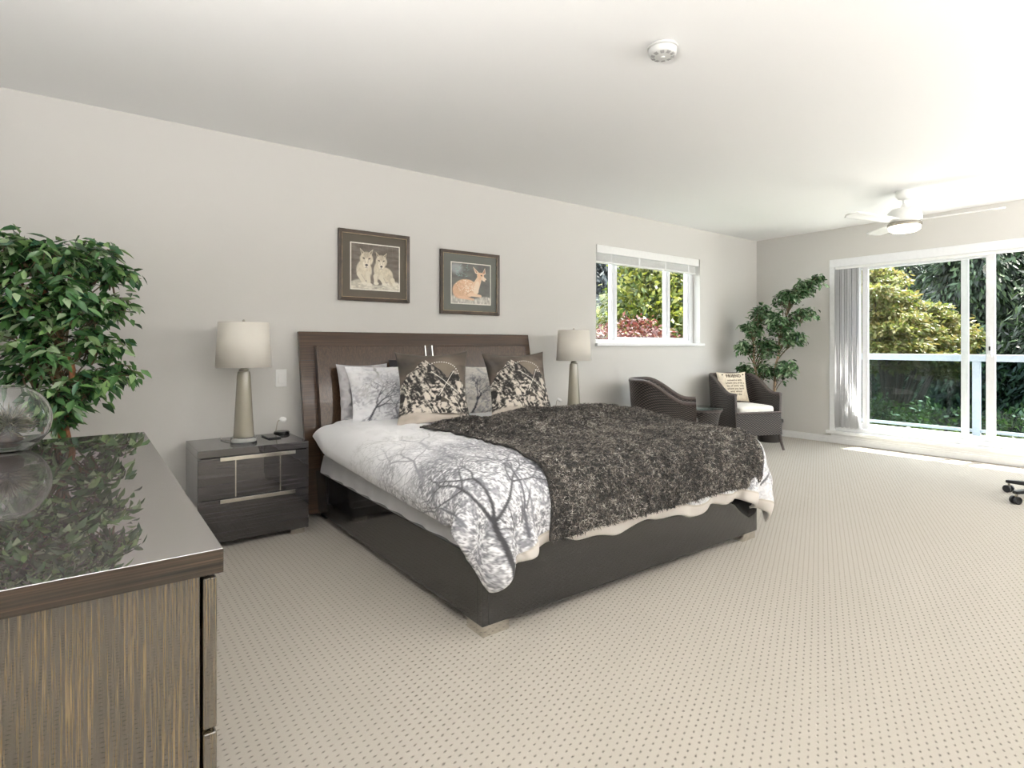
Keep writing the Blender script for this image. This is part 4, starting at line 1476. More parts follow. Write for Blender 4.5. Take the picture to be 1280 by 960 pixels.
def wicker_chair(loc, rz, label):
    t = thing('wicker_armchair', label, 'chair', loc, rz, 'brown wicker tub chairs')
    hw, yf, yb_ = .285, -.285, .285
    # plan outline, front-left round the back to front-right
    pts = []
    for y in np.linspace(yf, .02, 9):
        pts.append((-hw, y))
    for a in np.linspace(PI, 0, 25)[1:-1]:
        c, s = math.cos(a), math.sin(a)
        pts.append((hw * np.sign(c) * abs(c) ** .85, .02 + (yb_ - .02) * abs(s) ** .85))
    for y in np.linspace(.02, yf, 9):
        pts.append((hw, y))
    P = np.array(pts)
    yv = P[:, 1]
    rise = np.clip((yv - (-.20)) / (.17 - -.20), 0, 1)
    hgt = .590 + .190 * (rise * rise * (3 - 2 * rise))
    def shell(inset):
        rows = []
        for k, s in enumerate(np.linspace(0, 1, 22)):
            z = .175 + (hgt - .175) * s
            f = 1.0 + .035 * (1 - s) ** 2 * 0 + .05 * (s - .3)
            q = P * f
            d = q / np.maximum(np.linalg.norm(q, axis=1), 1e-6)[:, None]
            x = q[:, 0] - np.sign(q[:, 0]) * np.where(np.abs(q[:, 0]) > .01, inset * np.abs(d[:, 0]) ** .5, 0)
            back = np.clip((P[:, 1] - 0) / .2, 0, 1)
            y = q[:, 1] * 1.0 - inset * back
            y = np.where(P[:, 1] < -.27, q[:, 1] + .02 * (s - .3), y)
            y = y + back * .03 * s
            rows.append(np.c_[x, y, z])
        return np.array(rows)
    So, Si = shell(0), shell(.030)
    woven('woven_shell', So, t)
    woven('woven_lining', Si[:, ::-1], t)
    # front posts close the gap between shell and lining
    for col in (0, -1):
        b = MB()
        A = np.stack([So[:, col] + [0, -.004, 0], Si[:, col] + [0, -.004, 0]], 1)
        A2 = np.concatenate([A, A[:, ::-1] + [0, .03, 0]], 1)
        b.grid(A2, closed=True)
        b.build('arm_front', M['wicker_rim'], t)
    mid_ = (So[-1] + Si[-1]) / 2
    MB().tube([tuple(p) for p in mid_], .0205, 10).build('rim', M['wicker_rim'], t)
    # apron, seat deck
    xs = np.linspace(-.275, .275, 12)
    woven('front_apron', np.array([[(x * (1 + .04 * (1 - s)), -.292 - .012 * (1 - s), .165 + .235 * s) for x in xs] for s in np.linspace(0, 1, 8)]), t)
    MB().tube([(x, -.293, .402) for x in (-.272, 0, .272)], .012, 8).build('seat_rail', M['wicker_rim'], t)
    MB().box(-.262, .262, -.288, .20, .335, .362).build('seat_deck', M['wicker_rim'], t, bevel=.004)
    for sx in (-1, 1):
        MB().tube([(sx * .268, -.278, .20), (sx * .276, -.292, .10), (sx * .292, -.318, 0)], [.018, .016, .012], 10).build('leg', M['wicker_rim'], t)
        MB().tube([(sx * .20, .20, .20), (sx * .208, .222, .10), (sx * .225, .26, 0)], [.018, .016, .012], 10).build('leg', M['wicker_rim'], t)
    return t


def seat_pad(loc, rz, label):
    n = 40
    u = np.linspace(-1, 1, n)
    hw, hd, th = .235, .235, .105
    rows = []
    for s in np.linspace(-1, 1, 21):
        ins = .03 * (1 - math.sqrt(max(0, 1 - abs(s) ** 4))) + .0
        ring = []
        for k in range(96):
            a = 2 * PI * k / 96
            c, sn = math.cos(a), math.sin(a)
            ring.append((np.sign(c) * (hw - ins) * abs(c) ** .28, np.sign(sn) * (hd - ins) * abs(sn) ** .28, th / 2 + s * th / 2))
        rows.append(ring)
    A = np.array(rows)
    A = np.concatenate([A[:1] * [.5, .5, 1], A, A[-1:] * [.6, .6, 1] + [0, 0, .010]], 0)
    b = MB().grid(A, closed=True)
    n_ = 96
    b.f.append(tuple(range(n_))[::-1]); b.f.append(tuple((len(A) - 1) * n_ + k for k in range(n_)))
    o = b.build('seat_cushion', M['seat_white'], None, angle=60)
    o.location = loc
    o.rotation_euler = (0, 0, rz)
    return tag(o, label, 'cushion', 'cream chair seat pads')


CH_R, RZ_R = (5.755, 3.50, 0), math.radians(-20.5)
CH_L, RZ_L = (4.36, 3.43, 0), math.radians(35.4)
wicker_chair(CH_R, RZ_R, 'brown wicker tub armchair in front of the potted tree, holding the lettered cushion')
wicker_chair(CH_L, RZ_L, 'brown wicker tub armchair seen from its side under the window')


def local(p, c, rz):
    return (c[0] + p[0] * math.cos(rz) - p[1] * math.sin(rz), c[1] + p[0] * math.sin(rz) + p[1] * math.cos(rz), p[2])


seat_pad(local((0, -.045, .364), CH_R, RZ_R), RZ_R, 'cream seat pad on the wicker chair with the lettered cushion')
seat_pad(local((0, -.045, .364), CH_L, RZ_L), RZ_L, 'cream seat pad peeping past the arm of the chair under the window')

# lettered cushion leaning on the chair back
lc = thing('lettered_cushion', 'beige square cushion printed with FRIEND text leaning in the wicker chair', 'cushion', local((-.005, .085, .478), CH_R, RZ_R))
lc.rotation_euler = (Matrix.Rotation(RZ_R - math.radians(3), 3, 'Z') @ Matrix.Rotation(-math.radians(14), 3, 'X')).to_euler()
linen = simple('beige_linen', (224, 212, 192), .95, .05, 40, bump=.2, bscale=300)
CW, CHh, CT = .37, .345, .12
p_ = pillow('cushion_body', CW, CHh, CT, (0, 0, 0), 0, 0, linen, pinch=.05, n=60, power=2.2, wr=.0)
p_.parent = lc
def cush_y(x, z):
    u_, v_ = x / (CW / 2), (z - CHh / 2) / (CHh / 2)
    pr = (max(0, 1 - abs(u_) ** 2.2) * max(0, 1 - abs(v_) ** 2.2)) ** .55
    return -pr * CT / 2
ink = simple('dark_print_ink', (72, 58, 46), .9)
lines = (('FRIEND', .274, .052, .96), ('someone with', .232, .029, 1.0), ('whom you drink a', .200, .029, 1.0), ('lot of wine, with', .168, .029, 1.0),
         ('whom you laugh', .136, .029, 1.0), ('with whom', .104, .029, 1.0), ('always the', .072, .029, 1.0))
dg = bpy.context.evaluated_depsgraph_get()
b = MB()
for (txt, z0, size, sp_) in lines:
    cu = bpy.data.curves.new('text', 'FONT')
    cu.body = txt
    cu.size = size
    cu.align_x = 'CENTER'
    cu.space_character = 1.08 if size < .04 else 1.12
    cu.offset = .0006 if size < .04 else .0012
    cu.resolution_u = 3
    to = bpy.data.objects.new('text', cu)
    COL.objects.link(to)
    dg.update()
    me = to.evaluated_get(dg).to_mesh()
    bm = bmesh.new(); bm.from_mesh(me)
    bmesh.ops.triangulate(bm, faces=bm.faces)
    bmesh.ops.subdivide_edges(bm, edges=[e for e in bm.edges if e.calc_length() > .012], cuts=2)
    bm.verts.ensure_lookup_table()
    vs = [(v.co.x, cush_y(v.co.x, v.co.y + z0) - .0018, v.co.y + z0) for v in bm.verts]
    b.add(vs, [tuple(v.index for v in f.verts) for f in bm.faces])
    bm.free()
    to.evaluated_get(dg).to_mesh_clear()
    bpy.data.objects.remove(to)
    bpy.data.curves.remove(cu)
b.build('lettering', ink, lc, smooth=False)
for z in (.318, .318):
    pass
for x in (-.13, .13):
    o = MB().lathe([(.008, 0), (.008, .004), (.001, .006)], n=12).build('button', ink, lc)
    o.location = (x, cush_y(x, .306) - .002, .306)
    o.rotation_euler = (PI / 2, 0, 0)

# round wicker side table
st = thing('side_table', 'small round brown wicker side table with glass top between the chairs', 'table', (4.86, 3.36, 0))
prof = [(.150, .02), (.146, .10), (.140, .22), (.142, .34), (.160, .43), (.178, .475)]
A = np.array([[(r * math.cos(2 * PI * k / 60), r * math.sin(2 * PI * k / 60), z) for k in range(60)] for r, z in prof])
woven('woven_drum', A, st, closed=True)
MB().lathe([(.170, .462), (.184, .470), (.184, .485), (.172, .490), (.001, .490)], n=48).build('rim', M['wicker_rim'], st)
MB().lathe([(.186, .491), (.190, .493), (.190, .499), (.186, .501)], n=48).build('glass_top', pane('table_glass', (205, 222, 222), .14), st)
MB().lathe([(.154, 0), (.154, .02), (.148, .024)], n=40).build('base_ring', M['wicker_rim'], st)


# ---------------------------------------------------------------- indoor trees
def leaves(P, D, Nrm, L_, Wd, fold=.25):
    """folded pointed leaves: P base, D direction, Nrm leaf normal -> verts, tris"""
    n = len(P)
    D = D / np.linalg.norm(D, axis=1)[:, None]
    S_ = np.cross(D, Nrm); S_ /= np.maximum(np.linalg.norm(S_, axis=1), 1e-6)[:, None]
    Nn_ = np.cross(S_, D)
    L_ = np.asarray(L_).reshape(-1, 1); Wd = np.asarray(Wd).reshape(-1, 1)
    base_ = P
    m1 = P + D * L_ * .35 - Nn_ * Wd * fold * .5
    m2 = P + D * L_ * .72 - Nn_ * Wd * fold * .7
    l1_ = P + D * L_ * .36 + S_ * Wd * .5 + Nn_ * Wd * fold * .5
    r1_ = P + D * L_ * .36 - S_ * Wd * .5 + Nn_ * Wd * fold * .5
    l2_ = P + D * L_ * .70 + S_ * Wd * .33 - Nn_ * Wd * .0
    r2_ = P + D * L_ * .70 - S_ * Wd * .33
    tip_ = P + D * L_ - Nn_ * L_ * .12
    V = np.stack([base_, m1, m2, l1_, r1_, l2_, r2_, tip_], 1).reshape(-1, 3)
    T = np.array([[0, 3, 1], [0, 1, 4], [3, 5, 1], [1, 5, 2], [1, 2, 6], [1, 6, 4], [5, 7, 2], [2, 7, 6]])
    F = (np.arange(n)[:, None, None] * 8 + T[None]).reshape(-1, 3)
    return V, F


def sprays(starts, tips, rg, leaf_len, per, droop=.10, jitter=.02):
    """arching twigs from starts to tips; leaves alternate along the outer part"""
    Ps, Ds, Ns, Ls = [], [], [], []
    twigs = MB()
    for s, e in zip(starts, tips):
        s, e = np.array(s), np.array(e)
        mid_ = (s + e) / 2 + np.array([0, 0, droop + .25 * abs(e[0] - s[0])])
        tt = np.linspace(0, 1, 7)
        crv = [(1 - q) ** 2 * s + 2 * q * (1 - q) * mid_ + q * q * e for q in tt]
        twigs.tube([tuple(p) for p in crv], [.0045 - .003 * q for q in tt], 5, cap=False)
        for k in range(per):
            q = .32 + .68 * (k + rg.random() * .6) / per
            p = (1 - q) ** 2 * s + 2 * q * (1 - q) * mid_ + q * q * e
            d = 2 * (1 - q) * (mid_ - s) + 2 * q * (e - mid_)
            d = d / (np.linalg.norm(d) + 1e-6)
            side_ = np.cross(d, [0, 0, 1.0]); side_ /= (np.linalg.norm(side_) + 1e-6)
            sg = 1 if k % 2 else -1
            dd_ = d * .6 + side_ * sg * .8 + np.array([0, 0, -.45]) + rg.normal(size=3) * .3
            Ps.append(p + rg.normal(size=3) * jitter); Ds.append(dd_)
            Ns.append(np.array([0, 0, 1.0]) + rg.normal(size=3) * .45); Ls.append(leaf_len * (.7 + .5 * rg.random()))
    Ls = np.array(Ls)
    V, F = leaves(np.array(Ps), np.array(Ds), np.array(Ns), Ls, Ls * .42)
    return V, F, twigs


def indoor_tree(name, label, loc, trunks, blobs, leaf_len, per, mat, bark, seed, pot=(.17, .30)):
    """trunks: list of point lists (local); blobs: (centre, radii, count, trunk index)"""
    rg = np.random.default_rng(seed)
    t = thing(name, label, 'plant', loc)
    r_, h_ = pot
    MB().lathe([(r_ * .78, 0), (r_ * .80, .01), (r_ * .97, h_ - .03), (r_ * 1.03, h_ - .03), (r_ * 1.03, h_), (r_ * .93, h_), (r_ * .90, h_ - .04)], n=36).build('pot', M['pot'], t)
    MB().lathe([(r_ * .9, h_ - .05), (r_ * .9, h_ - .035), (.001, h_ - .028)], n=30).build('soil', M['soil'], t)
    for tr in trunks:
        n = len(tr)
        P = cubic_up(np.array(tr, float)[:, None, :].repeat(2, 1), n * 5, 2)[:, 0]
        w = np.linspace(.019, .007, len(P))
        P = P + .006 * np.c_[np.sin(np.arange(len(P)) * 1.1), np.cos(np.arange(len(P)) * .9), np.zeros(len(P))]
        MB().tube([tuple(p) for p in P], list(w), 9).build('trunk', bark, t)
    S_, T_ = [], []
    for (c, rad, cnt, ti) in blobs:
        tr = np.array(trunks[ti], float)
        for k in range(cnt):
            v = rg.normal(size=3); v /= np.linalg.norm(v)
            e = np.array(c) + v * np.array(rad) * (.45 + .55 * rg.random() ** .5)
            zt = np.clip(e[2] - .12 - .15 * rg.random(), tr[0, 2] + .3, tr[-1, 2])
            s = np.array([np.interp(zt, tr[:, 2], tr[:, i]) for i in range(3)])
            inner = np.array(c) + rg.normal(size=3) * .3 * np.array(rad)
            if rg.random() < .55:
                s = s * .35 + inner * .65
            S_.append(s); T_.append(e)
    V, F, tw = sprays(S_, T_, rg, leaf_len, per)
    tw.build('twigs', M['twig'], t)
    fastmesh('foliage', V, F, mat, t, smooth=False)
    return t


def at(px, py, y=None, x=None):
    """point on the plane y (or x) seen at photo pixel (px, py): used only to lay out branch tips"""
    l_, u_ = (px - 640) / 711.0, (433 - py) / 711.0
    c_, s_ = .8006064, .5991907
    d = (s_ + l_ * c_, c_ - l_ * s_, u_)
    k = y / d[1] if y is not None else x / d[0]
    return np.array([d[0] * k, d[1] * k, 1.10 + d[2] * k])


PL = np.array([-.088, 3.30, 0])
lt = lambda px, py, dy=0: tuple(at(px, py, 3.30 + dy) - PL)
trA = [(.0, 0, .25), (.01, .01, .6), lt(84, 520), lt(90, 470), lt(78, 430), lt(60, 390), lt(50, 340)]
trB = [(-.03, .02, .25), (-.02, .02, .6), lt(76, 540, .03), lt(72, 470, .03), lt(74, 420, .03), lt(88, 370, .03), lt(96, 330, .03)]
Rb = .075
blobsL = [(lt(20, 315), (.16, .14, .08), 16, 0), (lt(62, 330, -.05), (.16, .16, .09), 18, 0), (lt(120, 325), (.14, .14, .07), 16, 1),
          (lt(158, 345), (.10, .10, .05), 9, 1), (lt(140, 385), (.11, .12, .07), 12, 1), (lt(100, 380, -.08), (.13, .12, .08), 12, 1), (lt(40, 385, -.06), (.15, .14, .09), 16, 0),
          (lt(12, 430), (.16, .14, .11), 18, 0), (lt(0, 370), (.14, .14, .1), 14, 0), (lt(125, 430), (.10, .12, .06), 11, 1), (lt(55, 450, -.06), (.10, .12, .07), 9, 0), (lt(150, 470), (.10, .10, .035), 9, 1),
          (lt(110, 485, -.05), (.11, .12, .05), 12, 1), (lt(70, 505, -.06), (.11, .12, .06), 12, 0), (lt(60, 525, .02), (.10, .10, .04), 7, 0), (lt(20, 470, .05), (.12, .1, .07), 8, 0)]
indoor_tree('potted_ficus', 'leafy green ficus tree with slim brown trunks standing behind the dresser', tuple(PL), [trA, trB], blobsL, .071, 15, M['ficus'], M['bark'], 5)

def atd(px, py, D):
    l_, u_ = (px - 640) / 711.0, (433 - py) / 711.0
    c_, s_ = .8006064, .5991907
    return np.array([(s_ + l_ * c_) * D, (c_ - l_ * s_) * D, 1.10 + u_ * D])


PR = atd(961, 549, 6.6) * [1, 1, 0]
rt = lambda px, py, dy=0: tuple(atd(px, py, 6.55 + dy - max(0, px - 961) / 72 * .30) - PR)
trC = [(.0, 0, .25), rt(968, 540), rt(968, 480), rt(972, 445), rt(978, 410), rt(988, 380)]
trD = [(-.05, .02, .25), rt(948, 520), rt(945, 470), rt(942, 440), rt(944, 410), rt(955, 390)]
blobsR = [(rt(1012, 360), (.15, .12, .06), 14, 0), (rt(985, 372), (.13, .12, .07), 14, 0), (rt(955, 392), (.13, .11, .07), 14, 1), (rt(940, 412), (.11, .10, .08), 13, 1),
          (rt(975, 405, -.05), (.16, .12, .09), 17, 0), (rt(1008, 395), (.09, .10, .06), 8, 0), (rt(928, 435), (.07, .08, .06), 7, 1), (rt(960, 435), (.12, .12, .08), 14, 1), (rt(995, 425), (.10, .12, .06), 10, 0),
          (rt(930, 463), (.07, .08, .05), 6, 1), (rt(985, 462, -.04), (.10, .1, .06), 12, 0), (rt(960, 462), (.10, .1, .06), 8, 1), (rt(1024, 350), (.05, .06, .03), 4, 0)]
indoor_tree('potted_tree', 'slim leafy green tree in a dark pot in the room corner', tuple(PR), [trC, trD], [(c, tuple(1.18 * q for q in r_), int(n_ * 2.2), k_) for c, r_, n_, k_ in blobsR], .066, 15, M['ficus2'], M['bark_pale'], 9, pot=(.15, .26))

# ---------------------------------------------------------------- office chair at the frame's edge
oc = thing('office_chair', 'black wheeled office chair base at the edge of the carpeted floor', 'chair', (5.466, .872, 0))
a0 = math.atan2(1.075 - .872, 5.19 - 5.466)
for k in range(5):
    a = a0 + 2 * PI * k / 5
    c, s = math.cos(a), math.sin(a)
    arm = MB()
    v = []
    for (r, hw, z0, z1) in ((.03, .028, .085, .125), (.348, .018, .070, .092)):
        for (q, z) in ((-hw, z0), (hw, z0), (hw, z1), (-hw, z1)):
            v.append((r * c - q * s, r * s + q * c, z))
    arm.add(v, [(0, 1, 2, 3), (7, 6, 5, 4), (0, 4, 5, 1), (1, 5, 6, 2), (2, 6, 7, 3), (3, 7, 4, 0)])
    ao = arm.build('base_arm', M['black_metal'], oc, bevel=.004)
    cst = MB()
    for sg in (-1, 1):
        w = MB().lathe([(.006, -.009), (.024, -.010), (.0275, -.006), (.0275, .006), (.024, .010), (.006, .009)], n=24)
        for p in w.v:
            x, y, z = p[0], p[2] + sg * .017, p[1] + .0278     # wheel axis along local y
            X_, Y_ = .338 + x, y
            cst.v.append((X_ * c - Y_ * s, X_ * s + Y_ * c, z))
        o_ = len(cst.v) - len(w.v)
        cst.f += [tuple(i + o_ for i in q) for q in w.f]
    co = cst.build('caster', M['black_metal'], ao)
    MB().tube([(.333 * c, .333 * s, .03), (.333 * c, .333 * s, .075)], .009, 10).build('caster_stem', M['brushed'], co)
MB().lathe([(.035, .08), (.04, .09), (.04, .125), (.027, .135), (.027, .27), (.016, .275), (.016, .40)], n=24).build('gas_column', M['black_metal'], oc)
b = MB().lathe([(.15, .42), (.170, .44), (.175, .47), (.16, .495), (.10, .505), (.001, .507)], n=40)
b.build('seat', simple('black_seat_fabric', (30, 30, 32), .9, .1), oc)
dirb = Vector((math.cos(a0), math.sin(a0), 0))
bx = [(-dirb.x * .17 + dirb.y * q, -dirb.y * .17 - dirb.x * q, 0) for q in (-.18, .18)]
A = np.array([[(-dirb.x * (.19 + .03 * s) + dirb.y * q, -dirb.y * (.19 + .03 * s) - dirb.x * q, .58 + .40 * s) for q in np.linspace(-.19, .19, 9) * (1 - .15 * s * s)] for s in np.linspace(0, 1, 9)])
o = MB().grid(A).build('backrest', simple('black_back_fabric', (32, 32, 34), .9, .1), oc)
so = o.modifiers.new('thick', 'SOLIDIFY'); so.thickness = .04
MB().tube([(-dirb.x * .05, -dirb.y * .05, .41), (-dirb.x * .23, -dirb.y * .23, .43), (-dirb.x * .235, -dirb.y * .235, .70)], .014, 8).build('back_bar', M['black_metal'], oc)

# ================================================================ outside
GZ = -2.7
m = NT('garden_ground'); m.base(m.ramp(m.noise(m.coord(), 3, 5), [(.3, (38, 46, 26)), (.7, (74, 84, 48))])); m.set(rough=.95); M['ground'] = m.m
M['dark_bark'] = simple('dark_garden_bark', (58, 48, 40), .9, .3, 20)
struct(MB().add([(-20, -30, GZ), (60, -30, GZ), (60, 50, GZ), (-20, 50, GZ)], [(0, 1, 2, 3)]).build('ground', M['ground'], smooth=False))
# balcony, railing, eave
m = NT('pale_deck'); m.base(m.ramp(m.noise(m.coord(), 8, 4), [(.3, (176, 176, 174)), (.7, (190, 190, 188))])); m.set(rough=.7); M['deck'] = m.m
struct(MB().box(R + .16, 8.42, -3.0, 4.6, -.12, .06).build('balcony_floor', M['deck'], bevel=.01))
struct(MB().box(R - .3, 7.95, -4.0, 5.2, 2.58, 2.74).build('roof_eave', M['trim']))
al = simple('pale_aluminium', (148, 157, 168), .45, .02)
rl = thing('balcony_railing', 'white balcony railing with tinted glass panels outside the patio door', 'railing', (8.3, 1.0, .06))
MB().box(8.265, 8.335, -3.0, 4.6, .925, 1.005).build('top_rail', al, rl, world=True, bevel=.008)
MB().box(8.28, 8.32, -3.0, 4.6, .10, .135).build('bottom_rail', al, rl, world=True, bevel=.004)
ypost = [4.58, 2.06 + .0, .35, -1.35, -2.98]
for i, y in enumerate(ypost):
    MB().box(8.268, 8.332, y - .035, y + .035, .06, .925).build('post', al, rl, world=True, bevel=.004)
    if i:
        ya, yb_ = y + .045, ypost[i - 1] - .045
        MB().add([(8.30, ya, .14), (8.30, yb_, .14), (8.30, yb_, .925), (8.30, ya, .925)], [(0, 1, 2, 3)]).build('glass_panel', M['rail_glass'], rl, world=True, smooth=False)


def cloud_tree(name, label, loc, h, crown, mat, n, leaf, seed, kind='broad', group=None, trunk_r=.12, bark=None):
    """garden tree: crown = list of (centre, radii) relative to loc"""
    rg = np.random.default_rng(seed)
    t = thing(name, label, 'tree' if name.endswith('tree') else 'shrub', loc, group=group)
    tp_ = MB()
    top = max(c[2] for c, r in crown)
    tp_.tube([(0, 0, 0), (.05, .02, top * .4), (0, .05, top * .8), (.02, 0, top)], [trunk_r, trunk_r * .8, trunk_r * .5, trunk_r * .2], 8)
    for c, r in crown:
        tp_.tube([(0, .02, max(.1, c[2] * .55)), (c[0] * .6, c[1] * .6, c[2] * .85), tuple(c)], [trunk_r * .4, trunk_r * .25, .01], 6)
    tp_.build('trunk', bark or M['dark_bark'], t)
    vol = np.array([r[0] * r[1] * r[2] for c, r in crown]) ** .7
    vol /= vol.sum()
    Ps, Ds, Ns = [], [], []
    for (c, r), w in zip(crown, vol):
        k = max(20, int(n * w))
        ncl = max(6, int(k / 45))
        v = rg.normal(size=(ncl, 3)); v /= np.linalg.norm(v, axis=1)[:, None]
        cc = np.array(c) + v * np.array(r) * (.55 + .45 * rg.random((ncl, 1)))
        idx = rg.integers(0, ncl, k)
        if kind == 'conifer':
            o_ = rg.normal(size=(k, 3)) * np.array([.13, .13, .22]) * r[0]
            o_[:, 2] -= np.abs(rg.normal(size=k)) * .12 * r[0]
            d = v[idx] * .5 + np.array([0, 0, -.7]) + rg.normal(size=(k, 3)) * .35
        elif kind == 'layer':
            o_ = rg.normal(size=(k, 3)) * np.array([.30, .30, .05]) * min(r[0], 1.0)
            d = v[idx] * np.array([1, 1, .2]) + np.array([0, 0, -.25]) + rg.normal(size=(k, 3)) * .5
        else:
            o_ = rg.normal(size=(k, 3)) * .20 * min(r[0], .9)
            d = v[idx] + rg.normal(size=(k, 3)) * .8
        Ps.append(cc[idx] + o_); Ds.append(d)
        Ns.append(v[idx] * .7 + np.array([0, 0, .6]) + rg.normal(size=(k, 3)) * .5)
    P_, D_, N_ = np.concatenate(Ps), np.concatenate(Ds), np.concatenate(Ns)
    L_ = leaf * (.6 + .8 * rg.random(len(P_)))
    D_ /= np.linalg.norm(D_, axis=1)[:, None]
    S_ = np.cross(D_, N_); S_ /= np.maximum(np.linalg.norm(S_, axis=1), 1e-6)[:, None]
    wd = (.28 if kind == 'conifer' else .5) * L_
    a = P_; b2 = P_ + D_ * (L_ * .5)[:, None] + S_ * (wd * .5)[:, None]
    c2_ = P_ + D_ * L_[:, None]; d2 = P_ + D_ * (L_ * .5)[:, None] - S_ * (wd * .5)[:, None]
    V = np.stack([a, b2, c2_, d2], 1).reshape(-1, 3)
    fastmesh('foliage', V, np.arange(len(V)).reshape(-1, 4), mat, t, smooth=False)
    return t


LM = dict(
    cedar=leafmat('cedar_sprays', dim([(16, 30, 20), (34, 60, 36), (64, 98, 56), (120, 150, 92)]), .6, .2),
    cedar_blue=leafmat('blue_conifer', dim([(24, 36, 40), (38, 54, 58), (56, 76, 78)]), .6, .15),
    maple=leafmat('yellow_green_maple', dim([(120, 140, 52), (160, 172, 74), (188, 186, 100), (196, 170, 96), (140, 152, 70)]), .5, .45),
    green=leafmat('yellow_green_leaves', dim([(48, 74, 28), (96, 116, 36), (138, 150, 48), (178, 176, 70), (120, 130, 44)], .70), .5, .4),
    mid=leafmat('mid_green_leaves', dim([(18, 32, 20), (34, 54, 28), (70, 94, 48), (150, 166, 96)]), .5, .3),
    red=leafmat('red_maple', dim([(92, 40, 38), (136, 66, 58), (166, 98, 84), (118, 52, 54)]), .5, .35),
    shrub=leafmat('bright_shrub', dim([(60, 96, 34), (96, 138, 48), (136, 168, 70), (70, 104, 40)]), .5, .35))

# beyond the balcony
cedar_spots = [(13.6, 3.4, 1.5, 8.0), (12.9, 1.4, 1.6, 8.6), (13.2, -.9, 1.7, 9.0), (14.0, -3.4, 1.8, 9.0), (15.2, 5.6, 1.8, 8.6), (11.3, .05, 1.0, 7.4)]
cl_lab = ['dark cedar tree standing behind the yellow-green maple', 'dark cedar tree seen through the fixed pane of the patio door',
          'dark cedar tree seen through the open part of the patio door', 'dark cedar tree beyond the far end of the balcony railing',
          'dark cedar tree behind the gathered vertical blind', 'lighter cedar tree close behind the balcony railing']
for i, (x, y, r, h) in enumerate(cedar_spots):   # the nearer cedars
    crown = []
    for k in range(9):
        f = k / 8
        rr_ = r * (1.05 - .75 * f) 
        crown.append(((.12 * math.sin(k * 2.1 + i), .12 * math.cos(k * 1.7 + i), .9 + f * (h - 1.2)), (rr_, rr_, h / 9 * .95)))
    cloud_tree('cedar_tree', cl_lab[i], (x, y, GZ), h, crown, LM['cedar'], 60000, .16, 100 + i, 'conifer', 'cedars beyond the balcony', .16)
for i, (x, y, r, h, lab) in enumerate(((17.5, 2.6, 2.3, 9.5, 'tall cedar far behind the maple, filling the gaps above it'), (17.0, -1.6, 2.4, 9.5, 'tall cedar far back, beyond the open part of the patio door'),
                                  (18.5, 6.6, 2.4, 9.5, 'tall cedar far back beside the gathered blind'), (18.0, -6.0, 2.6, 9.5, 'tall cedar far back past the end of the balcony'))):
    crown = [((.15 * math.sin(k * 2.1 + i), .15 * math.cos(k * 1.7 + i), .9 + k / 7 * (h - 1.2)), (r * (1.05 - .6 * k / 7),) * 2 + (h / 8 * .95,)) for k in range(8)]
    cloud_tree('cedar_tree', lab, (x, y, GZ), h, crown, LM['cedar'], 36000, .28, 150 + i, 'conifer', 'far cedars', .2)
MP = np.array([10.0, 3.55, GZ])
mc = []
for (px, py, dd_) in ((1088, 342, .3), (1104, 352, .1), (1092, 366, -.2), (1112, 374, .2), (1090, 390, 0), (1122, 398, -.2), (1150, 388, .3), (1106, 414, -.3), (1136, 410, 0), (1166, 400, .2), (1180, 412, .4),
                      (1196, 424, .2), (1160, 424, -.1), (1184, 436, .1), (1124, 434, -.3), (1096, 436, -.3), (1150, 446, -.2), (1110, 456, 0), (1172, 462, .2)):
    mc.append((tuple(atd(px, py, 8.8 + dd_) - MP), (.30, .34, .12)))
cloud_tree('maple_tree', 'sunlit yellow-green maple tree behind the balcony railing', (10.0, 3.55, GZ), 4.5, mc, LM['maple'], 26000, .07, 200, 'layer', trunk_r=.09)
for i, (x, y, z, r, lab) in enumerate(((9.1, 3.3, .20, .40, 'bright green shrub at the foot of the railing nearest the gathered blind'),
                                       (9.1, 2.6, .15, .40, 'bright green shrub in the middle of the row behind the railing'),
                                       (9.1, 1.9, .08, .38, 'bright green shrub behind the door mullion, below the railing glass'))):
    cloud_tree('garden_shrub', lab, (x, y, GZ), 3, [((0, 0, z - GZ - .1), (r, r * 1.15, .26)), ((.1, .2, z - GZ - .5), (r * 1.2, r * 1.2, .4)), ((0, -.2, z - GZ - 1.2), (r * 1.3, r * 1.3, .7))],
               LM['shrub'], 4200, .07, 300 + i, group='shrubs below the railing', trunk_r=.04)
for i, (x, y, h, lab) in enumerate(((11.2, 2.0, 2.5, 'dark green bush low behind the railing glass, under the maple'), (10.6, .75, 2.9, 'leafy bush behind the railing glass in the open part of the door'),
                               (11.4, -.9, 2.8, 'leafy bush beyond the railing toward the far balcony end'))):
    cloud_tree('leafy_bush', lab, (x, y, GZ), h, [((0, 0, h - .5), (.9, 1.0, .7)), ((0, 0, h - 1.3), (1.1, 1.2, .8))], LM['mid'], 7000, .09, 330 + i, group='bushes beyond the railing', trunk_r=.06)

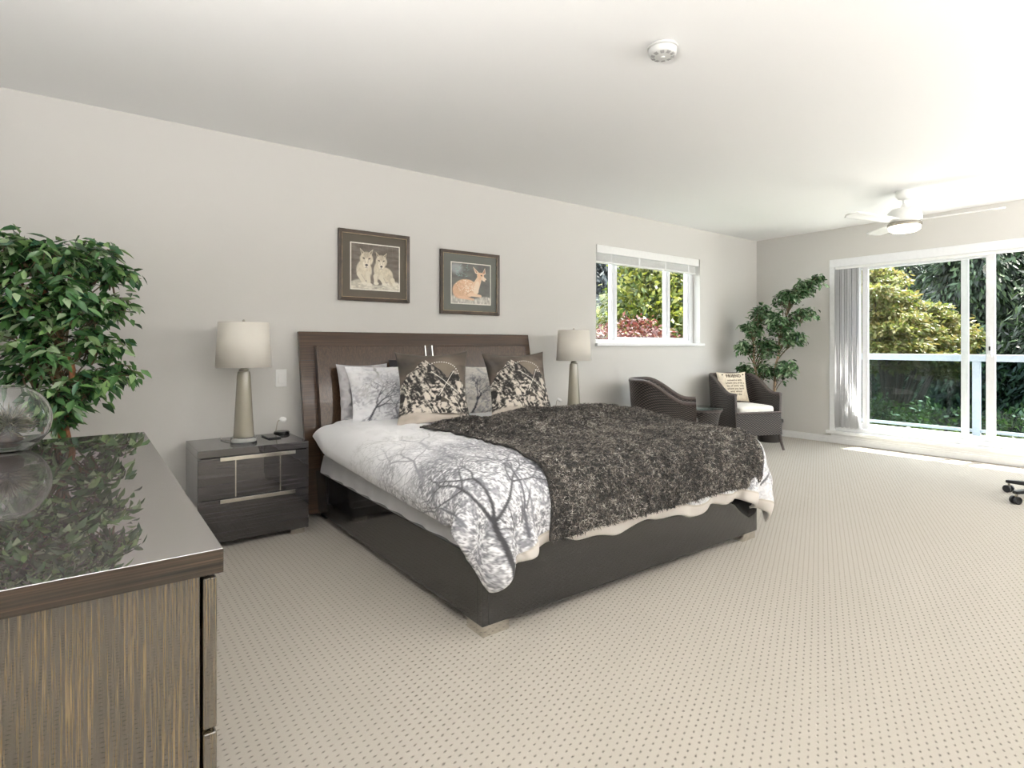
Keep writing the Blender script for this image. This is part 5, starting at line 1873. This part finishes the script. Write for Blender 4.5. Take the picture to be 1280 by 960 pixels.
# beyond the small window
cloud_tree('broadleaf_tree', 'yellow-green leafy tree filling the middle of the small window', (9.5, 7.9, GZ), 6.6,
           [((.1, 0, 4.4), (1.1, 1.1, .9)), ((-.9, .2, 3.5), (.9, .9, .9)), ((.8, -.1, 4.0), (.9, .9, 1.0)), ((0, 0, 3.0), (1.3, 1.2, 1.0)), ((.2, .1, 5.5), (.7, .7, .6)), ((.6, 0, 5.2), (.7, .7, .6))],
           LM['green'], 30000, .13, 400)
cloud_tree('broadleaf_tree', 'mid-green leafy tree behind the narrow end pane of the small window', (11.8, 8.75, GZ), 7.2,
           [((0, 0, 5.3), (1.3, 1.3, 1.2)), ((-.9, .3, 4.4), (1.1, 1.1, 1.1)), ((.8, -.2, 4.2), (1.1, 1.1, 1.1)), ((-.1, 0, 3.0), (1.4, 1.3, 1.1))], LM['mid'], 24000, .14, 401)
cloud_tree('broadleaf_tree', 'yellow-green tree in the pane of the small window beside the lamp', (8.2, 8.4, GZ), 5.0,
           [((0, 0, 3.3), (1.0, 1.0, .9)), ((-.6, 0, 3.2), (.9, .9, .9)), ((.7, .2, 3.7), (.7, .7, .7)), ((.2, 0, 2.4), (1.2, 1.2, .9))], LM['green'], 16000, .12, 402)
cloud_tree('conifer_tree', 'blue-green conifer tree against the sky in the small window', (13.0, 12.7, GZ), 9,
           [((0, 0, 3.5), (1.9, 1.9, 1.2)), ((0, 0, 4.9), (1.6, 1.6, 1.1)), ((0, 0, 6.2), (1.2, 1.2, 1.0)), ((0, 0, 7.3), (.8, .8, .9)), ((0, 0, 8.2), (.4, .4, .8))], LM['cedar_blue'], 22000, .24, 403, 'conifer')
cloud_tree('red_maple_tree', 'dark red maple tree low in the small window', (7.35, 6.4, GZ), 4.2,
           [((-.1, 0, 3.98), (.55, .5, .34)), ((-.5, .1, 3.75), (.55, .5, .34)), ((.5, -.1, 3.65), (.55, .5, .34)), ((.1, 0, 3.2), (1.0, .9, .6))], LM['red'], 9000, .07, 404, 'layer', trunk_r=.07)
